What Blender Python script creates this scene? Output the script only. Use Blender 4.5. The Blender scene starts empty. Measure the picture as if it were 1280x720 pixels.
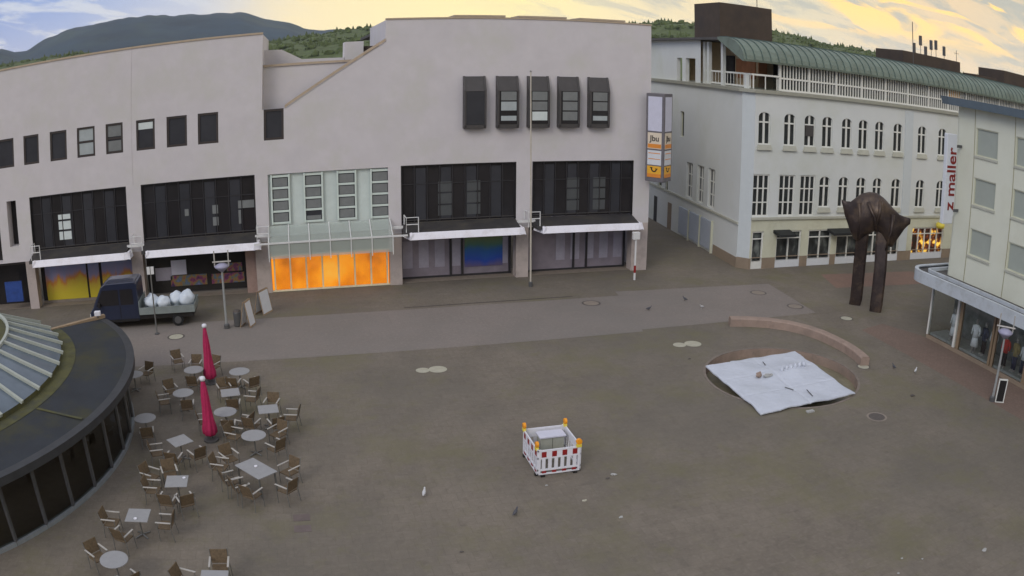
import bpy, math, random
from mathutils import Vector, Matrix, noise
random.seed(7)
SC = bpy.context.scene
COL = SC.collection
R = math.radians

# ------------------------------------------------------------------ materials
def rgb(r, g, b):
    f = lambda c: (c/255/12.92) if c/255 <= .04045 else ((c/255+.055)/1.055)**2.4
    return (f(r), f(g), f(b), 1)

def mat(name, col, rough=.8, var=.12, scale=3., bump=0., metal=0., spec=.4, dirt=None, dscale=.6, streak=False, coat=0):
    m = bpy.data.materials.new(name); m.use_nodes = True
    nt = m.node_tree; N = nt.nodes; L = nt.links
    p = N['Principled BSDF']
    c = (col[0], col[1], col[2], 1)
    p.inputs['Roughness'].default_value = rough
    p.inputs['Metallic'].default_value = metal
    p.inputs['Specular IOR Level'].default_value = spec
    p.inputs['Base Color'].default_value = c
    if coat: p.inputs['Coat Weight'].default_value = coat
    if var or bump or dirt:
        tc = N.new('ShaderNodeTexCoord')
        mp = N.new('ShaderNodeMapping'); L.new(tc.outputs['Object'], mp.inputs[0])
        if streak: mp.inputs['Scale'].default_value = (1, 1, .12)
        n = N.new('ShaderNodeTexNoise'); n.inputs['Scale'].default_value = scale
        n.inputs['Detail'].default_value = 8; n.inputs['Roughness'].default_value = .65
        L.new(mp.outputs[0], n.inputs['Vector'])
        r = N.new('ShaderNodeValToRGB'); L.new(n.outputs['Fac'], r.inputs[0])
        r.color_ramp.elements[0].position = .3; r.color_ramp.elements[1].position = .7
        r.color_ramp.elements[0].color = (c[0]*(1-var), c[1]*(1-var), c[2]*(1-var), 1)
        r.color_ramp.elements[1].color = (min(1, c[0]*(1+var)), min(1, c[1]*(1+var)), min(1, c[2]*(1+var)), 1)
        out = r.outputs[0]
        if dirt:
            n2 = N.new('ShaderNodeTexNoise'); n2.inputs['Scale'].default_value = dscale; n2.inputs['Detail'].default_value = 10
            n2.inputs['Roughness'].default_value = .7
            L.new(mp.outputs[0], n2.inputs['Vector'])
            r2 = N.new('ShaderNodeValToRGB'); L.new(n2.outputs['Fac'], r2.inputs[0])
            r2.color_ramp.elements[0].position = .48; r2.color_ramp.elements[1].position = .72
            mx = N.new('ShaderNodeMix'); mx.data_type = 'RGBA'
            L.new(r2.outputs[0], mx.inputs[0]); L.new(out, mx.inputs[6]); mx.inputs[7].default_value = (dirt[0], dirt[1], dirt[2], 1)
            out = mx.outputs[2]
        L.new(out, p.inputs['Base Color'])
        if bump:
            b = N.new('ShaderNodeBump'); b.inputs['Strength'].default_value = bump; b.inputs['Distance'].default_value = .02
            L.new(n.outputs['Fac'], b.inputs['Height']); L.new(b.outputs[0], p.inputs['Normal'])
    return m

def emis(name, stops, strength, scale=(1, 1, 1), nscale=2., base=.3):
    """lit display behind glass: noise between colours, glowing gently"""
    m = bpy.data.materials.new(name); m.use_nodes = True
    nt = m.node_tree; N = nt.nodes; L = nt.links; p = N['Principled BSDF']
    tc = N.new('ShaderNodeTexCoord'); mp = N.new('ShaderNodeMapping'); mp.inputs['Scale'].default_value = scale
    L.new(tc.outputs['Object'], mp.inputs[0])
    n = N.new('ShaderNodeTexNoise'); n.inputs['Scale'].default_value = nscale; n.inputs['Detail'].default_value = 3
    L.new(mp.outputs[0], n.inputs['Vector'])
    r = N.new('ShaderNodeValToRGB'); L.new(n.outputs['Fac'], r.inputs[0])
    cr = r.color_ramp
    cr.elements[0].position, cr.elements[0].color = stops[0]
    cr.elements[1].position, cr.elements[1].color = stops[-1]
    for s in stops[1:-1]:
        e = cr.elements.new(s[0]); e.color = s[1]
    L.new(r.outputs[0], p.inputs['Base Color']); p.inputs['Roughness'].default_value = .35
    if strength:
        L.new(r.outputs[0], p.inputs['Emission Color']); p.inputs['Emission Strength'].default_value = strength
    return m

def zposter(name, stops, nscale=1.6, amp=.35, z0=0., z1=2., strength=0):
    """printed poster: colours run up its height along a ragged edge"""
    m = bpy.data.materials.new(name); m.use_nodes = True
    nt = m.node_tree; N = nt.nodes; L = nt.links; p = N['Principled BSDF']
    tc = N.new('ShaderNodeTexCoord'); sp = N.new('ShaderNodeSeparateXYZ'); L.new(tc.outputs['Object'], sp.inputs[0])
    mr = N.new('ShaderNodeMapRange'); mr.inputs[1].default_value = z0; mr.inputs[2].default_value = z1
    L.new(sp.outputs[2], mr.inputs[0])
    mp = N.new('ShaderNodeMapping'); mp.inputs['Scale'].default_value = (1, 1, .3); L.new(tc.outputs['Object'], mp.inputs[0])
    n = N.new('ShaderNodeTexNoise'); n.inputs['Scale'].default_value = nscale; n.inputs['Detail'].default_value = 4; L.new(mp.outputs[0], n.inputs['Vector'])
    a = N.new('ShaderNodeMath'); a.operation = 'MULTIPLY_ADD'; L.new(n.outputs['Fac'], a.inputs[0]); a.inputs[1].default_value = amp*2; a.inputs[2].default_value = -amp
    b = N.new('ShaderNodeMath'); b.operation = 'ADD'; L.new(a.outputs[0], b.inputs[0]); L.new(mr.outputs[0], b.inputs[1])
    r = N.new('ShaderNodeValToRGB'); L.new(b.outputs[0], r.inputs[0]); cr = r.color_ramp
    cr.elements[0].position, cr.elements[0].color = stops[0]; cr.elements[1].position, cr.elements[1].color = stops[-1]
    for s in stops[1:-1]:
        e = cr.elements.new(s[0]); e.color = s[1]
    L.new(r.outputs[0], p.inputs['Base Color']); p.inputs['Roughness'].default_value = .3
    if strength:
        L.new(r.outputs[0], p.inputs['Emission Color']); p.inputs['Emission Strength'].default_value = strength
    return m

def glass(name, tint, refl=.12, rough=.03):
    m = bpy.data.materials.new(name); m.use_nodes = True
    nt = m.node_tree; N = nt.nodes; L = nt.links
    N.remove(N['Principled BSDF']); out = N['Material Output']
    t = N.new('ShaderNodeBsdfTransparent'); t.inputs[0].default_value = (*tint, 1)
    g = N.new('ShaderNodeBsdfGlossy'); g.inputs['Roughness'].default_value = rough
    lw = N.new('ShaderNodeLayerWeight'); lw.inputs[0].default_value = .22
    ma = N.new('ShaderNodeMath'); ma.operation = 'MULTIPLY_ADD'; L.new(lw.outputs['Fresnel'], ma.inputs[0]); ma.inputs[1].default_value = .9; ma.inputs[2].default_value = refl*.5
    mx = N.new('ShaderNodeMixShader'); L.new(ma.outputs[0], mx.inputs[0]); L.new(t.outputs[0], mx.inputs[1]); L.new(g.outputs[0], mx.inputs[2])
    L.new(mx.outputs[0], out.inputs[0])
    return m

def frost(name, col, alpha):
    m = bpy.data.materials.new(name); m.use_nodes = True; p = m.node_tree.nodes['Principled BSDF']
    p.inputs['Base Color'].default_value = (*col, 1); p.inputs['Alpha'].default_value = alpha; p.inputs['Roughness'].default_value = .2
    return m

def ground_mat(name, c1, c2, dirt, moss=None, bw=.6, bh=.3, patch=.5, mortar=.75):
    m = bpy.data.materials.new(name); m.use_nodes = True
    nt = m.node_tree; N = nt.nodes; L = nt.links; p = N['Principled BSDF']
    p.inputs['Roughness'].default_value = .88; p.inputs['Specular IOR Level'].default_value = .25
    tc = N.new('ShaderNodeTexCoord')
    br = N.new('ShaderNodeTexBrick'); br.inputs['Scale'].default_value = 1
    br.inputs['Brick Width'].default_value = bw; br.inputs['Row Height'].default_value = bh
    br.inputs['Mortar Size'].default_value = .012; br.inputs['Mortar Smooth'].default_value = .3
    br.inputs['Color1'].default_value = (*c1, 1); br.inputs['Color2'].default_value = (*c2, 1)
    br.inputs['Mortar'].default_value = (c1[0]*mortar, c1[1]*mortar, c1[2]*mortar, 1)
    L.new(tc.outputs['Object'], br.inputs['Vector'])
    out = br.outputs['Color']
    def layer(out, scale, p0, p1, col, amt, detail=8):
        n = N.new('ShaderNodeTexNoise'); n.inputs['Scale'].default_value = scale; n.inputs['Detail'].default_value = detail
        n.inputs['Roughness'].default_value = .68
        L.new(tc.outputs['Object'], n.inputs['Vector'])
        r = N.new('ShaderNodeMapRange'); r.inputs[1].default_value = p0; r.inputs[2].default_value = p1; r.inputs[4].default_value = amt
        L.new(n.outputs['Fac'], r.inputs[0])
        mx = N.new('ShaderNodeMix'); mx.data_type = 'RGBA'
        L.new(r.outputs[0], mx.inputs[0]); L.new(out, mx.inputs[6]); mx.inputs[7].default_value = (*col, 1)
        return mx.outputs[2], n
    out, n1 = layer(out, .35, .42, .62, dirt, .55)
    out, _ = layer(out, 2.6, .5, .75, [c*.7 for c in dirt], patch)
    out, _ = layer(out, 6., .5, .72, [min(1, c*1.45) for c in c1], .45)
    out, _ = layer(out, 17., .55, .75, [c*.45 for c in dirt], .5)
    out, _ = layer(out, .09, .42, .6, [dirt[0]*.95, dirt[1]*1.02, dirt[2]*1.05], .5)
    if moss: out, _ = layer(out, .22, .5, .66, moss, .6)
    if moss: out, _ = layer(out, 1.1, .56, .7, moss, .45)
    L.new(out, p.inputs['Base Color'])
    b = N.new('ShaderNodeBump'); b.inputs['Strength'].default_value = .35; b.inputs['Distance'].default_value = .01
    L.new(br.outputs['Fac'], b.inputs['Height']); b.invert = True
    L.new(b.outputs[0], p.inputs['Normal'])
    return m

M = {}
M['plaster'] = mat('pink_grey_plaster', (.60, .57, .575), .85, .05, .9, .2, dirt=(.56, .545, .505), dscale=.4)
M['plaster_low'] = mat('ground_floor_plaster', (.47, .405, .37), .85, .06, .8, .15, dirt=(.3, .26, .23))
M['coping'] = mat('tan_coping', (.45, .36, .26), .7, .1)
M['darkglass'] = mat('dark_tinted_glass', (.026, .024, .025), .12, .25, .4, spec=.35)
M['darkglass2'] = mat('grey_tinted_glass', (.045, .046, .052), .16, .2, .6, spec=.35)
M['blind'] = mat('grey_blind', (.19, .20, .195), .6, .1)
M['blind_pale'] = mat('pale_blind', (.38, .42, .42), .6, .08)
M['blind_bright'] = mat('bright_blind', (.62, .68, .66), .6, .06)
M['brownframe'] = mat('dark_brown_frame', (.05, .04, .035), .5, .1)
M['bayhood'] = mat('bay_hood_metal', (.065, .06, .058), .5, .12, 2)
M['ledge'] = mat('sloped_ledge', (.045, .042, .042), .6, .2, 1.5, dirt=(.09, .08, .06))
M['fascia'] = mat('white_fascia', (.86, .85, .9), .5, .03, 1.5, dirt=(.72, .69, .7), dscale=1.4)
M['palegreen'] = mat('pale_green_frame', (.62, .70, .64), .4, .04)
M['olivepanel'] = mat('olive_transom', (.22, .22, .16), .5, .1)
M['whitemetal'] = mat('white_metal', (.68, .68, .66), .45, .04)
M['cyanpanel'] = mat('pale_cyan_panel', (.60, .67, .63), .35, .08, 1.2)
M['cyanglass'] = frost('cyan_canopy_glass', (.52, .58, .53), .4)
M['orangepan'] = None
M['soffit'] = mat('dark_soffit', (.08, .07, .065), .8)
M['interior'] = mat('dark_interior', (.03, .027, .025), .9)
M['shopgrey'] = mat('frosted_shop_glass', (.25, .22, .25), .35, .15, 1.1, spec=.3)
M['shoppale'] = mat('paper_in_shop_window', (.36, .34, .40), .5, .1)
M['mullion'] = mat('dark_mullion', (.03, .028, .03), .5)
M['orange'] = emis('orange_lit_display', [(.25, (.45, .13, .01, 1)), (.42, (.82, .25, .01, 1)), (.58, (.98, .36, .015, 1)), (.75, (1, .50, .06, 1))], .6, (1, 1, .9), .6)
M['flame'] = zposter('flame_poster', [(.2, (.62, .5, .04, 1)), (.45, (.62, .42, .05, 1)), (.56, (.6, .24, .05, 1)), (.68, (.3, .27, .42, 1)), (1, (.22, .27, .48, 1))], 1.8, .45, .2, 2.5)
M['rainbow'] = zposter('rainbow_poster', [(.1, (.12, .1, .2, 1)), (.28, (.02, .07, .38, 1)), (.55, (.02, .12, .35, 1)), (.68, (.06, .17, .13, 1)), (.85, (.13, .2, .07, 1)), (1, (.1, .1, .12, 1))], 1.0, .18, .35, 2.6)
M['goods'] = emis('colourful_goods', [(.3, (.05, .04, .1, 1)), (.42, (.25, .06, .14, 1)), (.5, (.3, .2, .04, 1)), (.6, (.1, .16, .22, 1)), (.72, (.22, .2, .4, 1))], 0, (1, 1, 1), 3.)
M['bluepost'] = mat('blue_poster', (.03, .07, .26), .4, .25, 3)
M['rbwall'] = mat('cream_render', (.64, .66, .635), .85, .03, .6, .1, dirt=(.58, .60, .53), dscale=.2)
M['rblow'] = mat('yellowed_render', (.60, .60, .46), .85, .05, .7, dirt=(.5, .49, .36))
M['rbplinth'] = mat('tan_plinth', (.27, .21, .15), .85, .12, 1.2)
M['pilaster'] = mat('pale_pilaster', (.56, .60, .60), .8, .03)
M['trim'] = mat('stone_trim', (.46, .46, .38), .8, .08)
M['whiteframe'] = mat('white_window_frame', (.72, .72, .66), .5, .03)
M['panedark'] = mat('dark_window_pane', (.03, .034, .034), .1, .4, 1.4, spec=.45)
M['copper'] = mat('verdigris_copper', (.165, .205, .165), .6, .15, 1.2, metal=0, dirt=(.12, .14, .105), dscale=1.)
M['seam'] = mat('copper_seam', (.08, .12, .10), .5, .1)
M['chimney'] = mat('brown_cladding', (.07, .052, .038), .8, .15, 1.5, dirt=(.05, .04, .035))
M['terrwall'] = mat('terrace_orange_wall', (.42, .18, .08), .7, .2, 1.5)
M['beigewall'] = mat('terrace_beige_wall', (.55, .42, .26), .8, .08)
M['roofgrey'] = mat('flat_roof_bitumen', (.09, .085, .08), .9, .2, 1)
M['garage'] = mat('pale_blue_shutter', (.40, .44, .50), .6, .05)
M['awning'] = mat('black_awning', (.02, .022, .022), .7)
M['shopint'] = emis('warm_lit_shop', [(.4, (.015, .008, .005, 1)), (.5, (.1, .02, .01, 1)), (.56, (.4, .17, .02, 1)), (.63, (1., .65, .1, 1))], .5, (1, 1, 1), 2.2)
M['shopdull'] = emis('dim_shop_display', [(.35, (.012, .014, .014, 1)), (.52, (.05, .055, .055, 1)), (.68, (.2, .22, .2, 1))], 0, (1, 1, .6), 1.6)
M['yellow'] = mat('yellow_sign', (.75, .62, .08), .5)
M['nbwall'] = mat('ivory_panel', (.68, .69, .57), .8, .03, .6, dirt=(.62, .62, .49), dscale=.2)
M['joint'] = mat('yellowed_joint', (.36, .33, .2), .8)
M['shutter'] = mat('grey_roller_shutter', (.36, .39, .34), .6, .05, 2)
M['slate'] = mat('slate_blue_fascia', (.13, .17, .20), .6, .08)
M['canopy'] = mat('pale_canopy_fascia', (.50, .54, .57), .5, .06, 1.2, dirt=(.38, .4, .4), dscale=1.5)
M['shopglass'] = glass('shop_glass', (.97, .985, .98), .04)
M['brownpost'] = mat('bronze_post', (.26, .19, .12), .5, .1)
M['redtext'] = mat('dark_red_letters', (.22, .015, .01), .5, 0)
M['signwhite'] = mat('white_sign_face', (.66, .68, .70), .4, .03)
M['signpale'] = mat('lilac_sign_face', (.60, .60, .70), .4, .05)
M['signcream'] = mat('cream_sign_face', (.72, .62, .48), .4, .05)
M['signorange'] = mat('orange_sign_face', (.72, .26, .04), .4, .05)
M['signyellow'] = mat('yellow_post_face', (.8, .42, .04), .4, .05)
M['signframe'] = mat('grey_sign_frame', (.15, .14, .15), .5)
M['black'] = mat('black_print', (.015, .013, .012), .5, 0)
M['bronze'] = mat('dark_bronze', (.045, .032, .028), .42, .3, 2.2, .5, metal=.35, dirt=(.16, .11, .07), dscale=.8)
M['stone'] = mat('red_brown_stone', (.33, .245, .195), .85, .18, 3, .3, dirt=(.2, .16, .13), dscale=1.5)
M['rimstone'] = mat('rim_stone', (.2, .165, .135), .85, .2, 3)
M['basin'] = mat('wet_basin_floor', (.2, .18, .12), .35, .3, 1.2)
M['sheet'] = mat('white_cover_sheet', (.57, .60, .66), .5, .04, 1.5, .2, dirt=(.50, .53, .57), dscale=.5)
M['plasticwhite'] = mat('white_plastic', (.72, .72, .76), .45, .04)
M['red'] = mat('red_reflective', (.27, .015, .015), .45, .1)
M['amber'] = mat('amber_lamp_lens', (.85, .33, .02), .25, .1)
M['cabinet'] = mat('grey_cabinet', (.36, .37, .31), .6, .08)
M['cabtop'] = mat('pale_cabinet_lid', (.60, .60, .68), .5, .05)
M['wicker'] = mat('brown_wicker', (.125, .088, .05), .7, .3, 14, .3)
M['alu'] = mat('brushed_aluminium', (.22, .22, .21), .35, .05, metal=.5)
M['armrest'] = mat('grey_plastic_armrest', (.42, .40, .36), .4, .1)
M['greymetal'] = mat('grey_metal', (.12, .12, .12), .5, .1, metal=.4)
M['tabletop'] = mat('grey_table_top', (.30, .30, .30), .5, .08, 4)
M['magenta'] = mat('magenta_cloth', (.42, .02, .09), .8, .18, 6, .3)
M['cafroof'] = mat('slate_felt_roof', (.026, .030, .036), .85, .2, .8, dirt=(.055, .052, .018), dscale=.35)
M['cafmoss'] = mat('mossy_roof_rim', (.085, .082, .030), .9, .3, 1.4, dirt=(.05, .055, .05), dscale=.9)
M['cafglass'] = glass('cafe_tinted_glass', (.62, .62, .55), .1)
M['skyglass'] = mat('skylight_glass', (.10, .13, .16), .15, .3, .5, spec=.6)
M['bar'] = mat('white_skylight_bar', (.40, .43, .38), .5, .08)
M['wood'] = mat('tan_wood_coping', (.33, .24, .15), .7, .15, 2)
M['truck'] = mat('dark_blue_paint', (.018, .024, .05), .3, .1, coat=.5)
M['bed'] = mat('grey_green_dropside', (.22, .25, .24), .5, .1)
M['tyre'] = mat('tyre_rubber', (.015, .015, .015), .9)
M['bag'] = mat('white_sack', (.62, .68, .74), .7, .08, 4, .5)
M['cement'] = mat('pale_cement_patch', (.42, .40, .31), .9, .12, 3)
M['iron'] = mat('cast_iron', (.10, .085, .075), .7, .2, 8)
M['ironring'] = mat('stone_ring', (.25, .21, .17), .85, .15)
M['skin'] = mat('mannequin_shell', (.45, .42, .38), .5)
M['pigeon'] = mat('pigeon_grey', (.08, .08, .09), .8, .3, 20)
M['pigeonw'] = mat('pigeon_white', (.55, .55, .55), .8, .2, 20)
M['paper'] = mat('white_paper', (.4, .4, .38), .8, .1)
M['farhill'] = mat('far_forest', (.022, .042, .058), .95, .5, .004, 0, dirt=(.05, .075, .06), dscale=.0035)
M['midhill'] = mat('mid_forest', (.085, .11, .028), .95, .6, .03, 0, dirt=(.15, .13, .035), dscale=.006)
M['foliage'] = mat('wood_foliage', (.08, .105, .03), .9, .4, .15)

# ------------------------------------------------------------------ mesh builder
class MB:
    def __init__(s, T=None): s.v = []; s.f = []; s.T = T or (lambda a, b, c: (a, b, c)); s.smooth = False
    def add(s, pts, faces):
        n = len(s.v); s.v += [s.T(*p) for p in pts]; s.f += [[i+n for i in f] for f in faces]; return s
    def poly(s, pts): return s.add(pts, [list(range(len(pts)))])
    def box(s, a0, a1, b0, b1, c0, c1):
        P = [(a0, b0, c0), (a1, b0, c0), (a1, b1, c0), (a0, b1, c0), (a0, b0, c1), (a1, b0, c1), (a1, b1, c1), (a0, b1, c1)]
        return s.add(P, [[0, 3, 2, 1], [4, 5, 6, 7], [0, 1, 5, 4], [1, 2, 6, 5], [2, 3, 7, 6], [3, 0, 4, 7]])
    def prism(s, ring0, ring1):
        n = len(ring0)
        return s.add(list(ring0)+list(ring1), [list(range(n))[::-1], list(range(n, 2*n))] + [[i, (i+1) % n, n+(i+1) % n, n+i] for i in range(n)])
    def bar(s, p, q, w, h=None):
        """rectangular bar from p to q"""
        h = h or w
        p, q = Vector(p), Vector(q); d = (q-p).normalized()
        up = Vector((0, 0, 1)) if abs(d.z) < .95 else Vector((0, 1, 0))
        a = d.cross(up).normalized()*w/2; b = a.cross(d).normalized()*h/2
        r = lambda o: [tuple(o+a+b), tuple(o-a+b), tuple(o-a-b), tuple(o+a-b)]
        return s.prism(r(p), r(q))
    def tube(s, pts, r, n=8, r2=None):
        pts = [Vector(p) for p in pts]; rings = []
        for i, p in enumerate(pts):
            d = (pts[min(i+1, len(pts)-1)] - pts[max(i-1, 0)]).normalized()
            up = Vector((0, 0, 1)) if abs(d.z) < .9 else Vector((1, 0, 0))
            a = d.cross(up).normalized(); b = d.cross(a)
            rr = r if r2 is None else r+(r2-r)*i/(len(pts)-1)
            rings.append([tuple(p+a*math.cos(t)*rr+b*math.sin(t)*rr) for t in [2*math.pi*k/n for k in range(n)]])
        return s.loft(rings)
    def loft(s, rings, caps=True):
        n = len(rings[0]); P = [p for r in rings for p in r]; F = []
        for i in range(len(rings)-1):
            for k in range(n): F.append([i*n+k, i*n+(k+1) % n, (i+1)*n+(k+1) % n, (i+1)*n+k])
        if caps: F += [list(range(n))[::-1], list(range((len(rings)-1)*n, len(rings)*n))]
        return s.add(P, F)
    def lathe(s, prof, c=(0, 0), n=24, caps=True):
        return s.loft([[(c[0]+r*math.cos(2*math.pi*k/n), c[1]+r*math.sin(2*math.pi*k/n), z) for k in range(n)] for r, z in prof], caps)
    def blob(s, c, r, seed=0, amp=.15, nu=8, nv=6):
        rx, ry, rz = r if isinstance(r, tuple) else (r, r, r); rings = []
        for i in range(nv+1):
            ph = -math.pi/2+math.pi*i/nv; ring = []
            for k in range(nu):
                t = 2*math.pi*k/nu
                d = Vector((math.cos(ph)*math.cos(t), math.cos(ph)*math.sin(t), math.sin(ph)))
                q = 1+amp*noise.noise(d*1.7+Vector((seed*3.1, seed, 0)))*2
                ring.append((c[0]+d.x*rx*q, c[1]+d.y*ry*q, c[2]+d.z*rz*q))
            rings.append(ring)
        return s.loft(rings)
    def build(s, name, m, parent=None, local=False, smooth=False, label=None, bevel=0, split=True):
        me = bpy.data.meshes.new(name)
        off = Vector((0, 0, 0))
        if parent is not None and not local:
            off = Vector(parent.location)
            if parent.parent: off += Vector(parent.parent.location)
        me.from_pydata([tuple(Vector(p)-off) for p in s.v], [], s.f)
        me.materials.append(M[m] if isinstance(m, str) else m)
        me.validate(); me.update()
        import bmesh
        b = bmesh.new(); b.from_mesh(me); bmesh.ops.remove_doubles(b, verts=b.verts, dist=1e-5)
        bmesh.ops.recalc_face_normals(b, faces=b.faces); b.to_mesh(me)
        meshes = [me]
        if parent is not None and split and len(b.verts) < 7000:
            meshes = split_pieces(b, me)
        b.free(); first = None
        for me in meshes:
            if smooth:
                for p in me.polygons: p.use_smooth = True
            o = bpy.data.objects.new(name, me); COL.objects.link(o)
            if parent is not None: o.parent = parent
            if label: o['label'] = label
            if bevel:
                bv = o.modifiers.new('bevel', 'BEVEL'); bv.width = bevel; bv.segments = 2; bv.limit_method = 'ANGLE'
            first = first or o
        return first

def split_pieces(b, me):
    """each far-apart piece of a part becomes a part of its own"""
    b.verts.ensure_lookup_table(); seen = [-1]*len(b.verts); comps = []
    for v in b.verts:
        if seen[v.index] >= 0: continue
        k = len(comps); st = [v]; seen[v.index] = k; c = []
        while st:
            q = st.pop(); c.append(q)
            for e in q.link_edges:
                w = e.other_vert(q)
                if seen[w.index] < 0: seen[w.index] = k; st.append(w)
        comps.append(c)
    if len(comps) < 2: return [me]
    bb = [([min(v.co[i] for v in c) for i in range(3)], [max(v.co[i] for v in c) for i in range(3)]) for c in comps]
    sz = [max(h[i]-l[i] for i in range(3)) for l, h in bb]; root = list(range(len(comps)))
    def find(i):
        while root[i] != i: i = root[i]
        return i
    for i in range(len(comps)):
        for j in range(i+1, len(comps)):
            g = math.sqrt(sum(max(0, bb[i][0][k]-bb[j][1][k], bb[j][0][k]-bb[i][1][k])**2 for k in range(3)))
            if g <= max(.02, .45*max(sz[i], sz[j])): root[find(i)] = find(j)
    groups = sorted({find(i) for i in range(len(comps))})
    if len(groups) < 2 or len(groups) > 100: return [me]
    gi = {g: n for n, g in enumerate(groups)}; vid = {}
    data = [([], []) for _ in groups]
    for i, c in enumerate(comps):
        g = gi[find(i)]
        for v in c: vid[v.index] = (g, len(data[g][0])); data[g][0].append(tuple(v.co))
    for f in b.faces: g = vid[f.verts[0].index][0]; data[g][1].append([vid[v.index][1] for v in f.verts])
    out = []
    for V_, F_ in data:
        m2 = bpy.data.meshes.new(me.name); m2.from_pydata(V_, [], F_); m2.materials.append(me.materials[0]); m2.update(); out.append(m2)
    bpy.data.meshes.remove(me)
    return out

def empty(name, loc, label, cat, group=None, rz=0):
    o = bpy.data.objects.new(name, None); COL.objects.link(o); o.location = loc; o.rotation_euler = (0, 0, rz)
    o.empty_display_size = .3
    o['label'] = label; o['category'] = cat
    if group: o['group'] = group
    return o
def tag(o, label, cat, group=None):
    o['label'] = label; o['category'] = cat
    if group: o['group'] = group
    return o
def structure(o): o['kind'] = 'structure'; return o
def copy_tree(o, parent=None):
    c = o.copy(); COL.objects.link(c); c.parent = parent
    for ch in list(o.children): copy_tree(ch, c)
    return c
def text_mesh(name, body, size, m, parent, matrix, ext=.01):
    cu = bpy.data.curves.new(name, 'FONT'); cu.body = body; cu.size = size; cu.extrude = ext; cu.align_x = 'CENTER'; cu.align_y = 'CENTER'; cu.offset = size*.015
    t = bpy.data.objects.new(name, cu); COL.objects.link(t)
    dg = bpy.context.evaluated_depsgraph_get(); me = bpy.data.meshes.new_from_object(t.evaluated_get(dg))
    bpy.data.objects.remove(t)
    me.transform(matrix); me.materials.clear(); me.materials.append(M[m])
    o = bpy.data.objects.new(name, me); COL.objects.link(o); o.parent = parent
    return o

def wall(mb, u0, u1, v0, v1, holes, depth=.3, arch=()):
    """wall face with holes (u0,u1,v0,v1); reveals run inwards by depth"""
    us = sorted({u0, u1, *[h[0] for h in holes], *[h[1] for h in holes]}); us = [u for u in us if u0 <= u <= u1]
    vs = sorted({v0, v1, *[h[2] for h in holes], *[h[3] for h in holes]}); vs = [v for v in vs if v0 <= v <= v1]
    for i in range(len(us)-1):
        for j in range(len(vs)-1):
            cu, cv = (us[i]+us[i+1])/2, (vs[j]+vs[j+1])/2
            if any(h[0] < cu < h[1] and h[2] < cv < h[3] for h in holes): continue
            mb.poly([(us[i], vs[j], 0), (us[i+1], vs[j], 0), (us[i+1], vs[j+1], 0), (us[i], vs[j+1], 0)])
    for a, b, c, d in holes:
        a, b = max(a, u0), min(b, u1)
        mb.poly([(a, c, 0), (a, d, 0), (a, d, depth), (a, c, depth)]); mb.poly([(b, c, 0), (b, d, 0), (b, d, depth), (b, c, depth)])
        mb.poly([(a, d, 0), (b, d, 0), (b, d, depth), (a, d, depth)])
        if c > v0: mb.poly([(a, c, 0), (b, c, 0), (b, c, depth), (a, c, depth)])
    for a, b, c, d in arch:
        r = (b-a)/2; h = min(r*.75, .36); m = (a+b)/2
        for sgn in (-1, 1):
            pts = [(m+sgn*r, d, 0)]
            for k in range(7):
                t = math.pi/2*k/6
                pts.append((m+sgn*r*math.sin(t), d-h+h*math.cos(t), 0) if k else (m, d, 0))
            mb.poly(pts)
            for k in range(6):
                t, t2 = math.pi/2*k/6, math.pi/2*(k+1)/6
                q = lambda t: (m+sgn*r*math.sin(t), d-h+h*math.cos(t))
                mb.poly([(*q(t), 0), (*q(t2), 0), (*q(t2), .12), (*q(t), .12)])
    return mb

def frame_window(T, parent, u0, u1, v0, v1, w, fm, pm, cols=1, rows=1, fw=.07, blinds=(), name='window', bm='blind', mid=None, label=None):
    f = MB(T); d = .06
    f.box(u0, u1, v0, v0+fw, w-d, w); f.box(u0, u1, v1-fw, v1, w-d, w)
    f.box(u0, u0+fw, v0+fw, v1-fw, w-d, w); f.box(u1-fw, u1, v0+fw, v1-fw, w-d, w)
    for i in range(1, cols):
        u = u0+(u1-u0)*i/cols; m_ = (mid or fw)/2; f.box(u-m_, u+m_, v0+fw, v1-fw, w-d, w-.002)
    for j in range(1, rows):
        v = v0+(v1-v0)*j/rows; f.box(u0+fw, u1-fw, v-fw*.4, v+fw*.4, w-d*.8, w-.001)
    o = f.build(name, fm, parent, label=label)
    def sub(mb, nm, mm):
        p = mb.build(nm, mm, o)
    sub(MB(T).box(u0+.01, u1-.01, v0+.01, v1-.01, w+.003, w+.02), 'pane', pm)
    if blinds:
        b = MB(T)
        for (a, c) in blinds:
            b.box(u0+fw, u1-fw, v0+(v1-v0)*a, v0+(v1-v0)*c, w-.022, w-.006)
        sub(b, 'blind', bm)
    return o

# ================================================================== GROUND
def ground():
    cx, cy, r0 = 20.03, 28.45, 3.6
    mb = MB(); n = 96; radii = [r0, 4.5, 6, 9, 14, 25, 60, 150, 400, 1200, 4000]
    for i in range(len(radii)-1):
        for k in range(n):
            q = lambda r, kk: (cx+r*math.cos(2*math.pi*kk/n), cy+r*math.sin(2*math.pi*kk/n), 0)
            mb.poly([q(radii[i], k), q(radii[i+1], k), q(radii[i+1], k+1), q(radii[i], k+1)])
    return structure(mb.build('ground', ground_mat('plaza_paving', (.192, .165, .130), (.208, .178, .141), (.142, .121, .097), (.165, .152, .082), .5, .5, .45, .88)))
ground()
mb = MB(); mb.poly([(-16, 35.95, .004), (16.3, 35.95, .004), (16.35, 36.25, .004), (27.3, 36.2, .004), (27.8, 42.4, .004), (17.6, 43.0, .004), (17.5, 42.2, .004), (15.8, 42.2, .004), (-16, 42.5, .004)])
structure(mb.build('paved_lane', ground_mat('lane_asphalt', (.232, .202, .178), (.242, .21, .186), (.205, .178, .155), None, 3., 2., .12, .95)))
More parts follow.
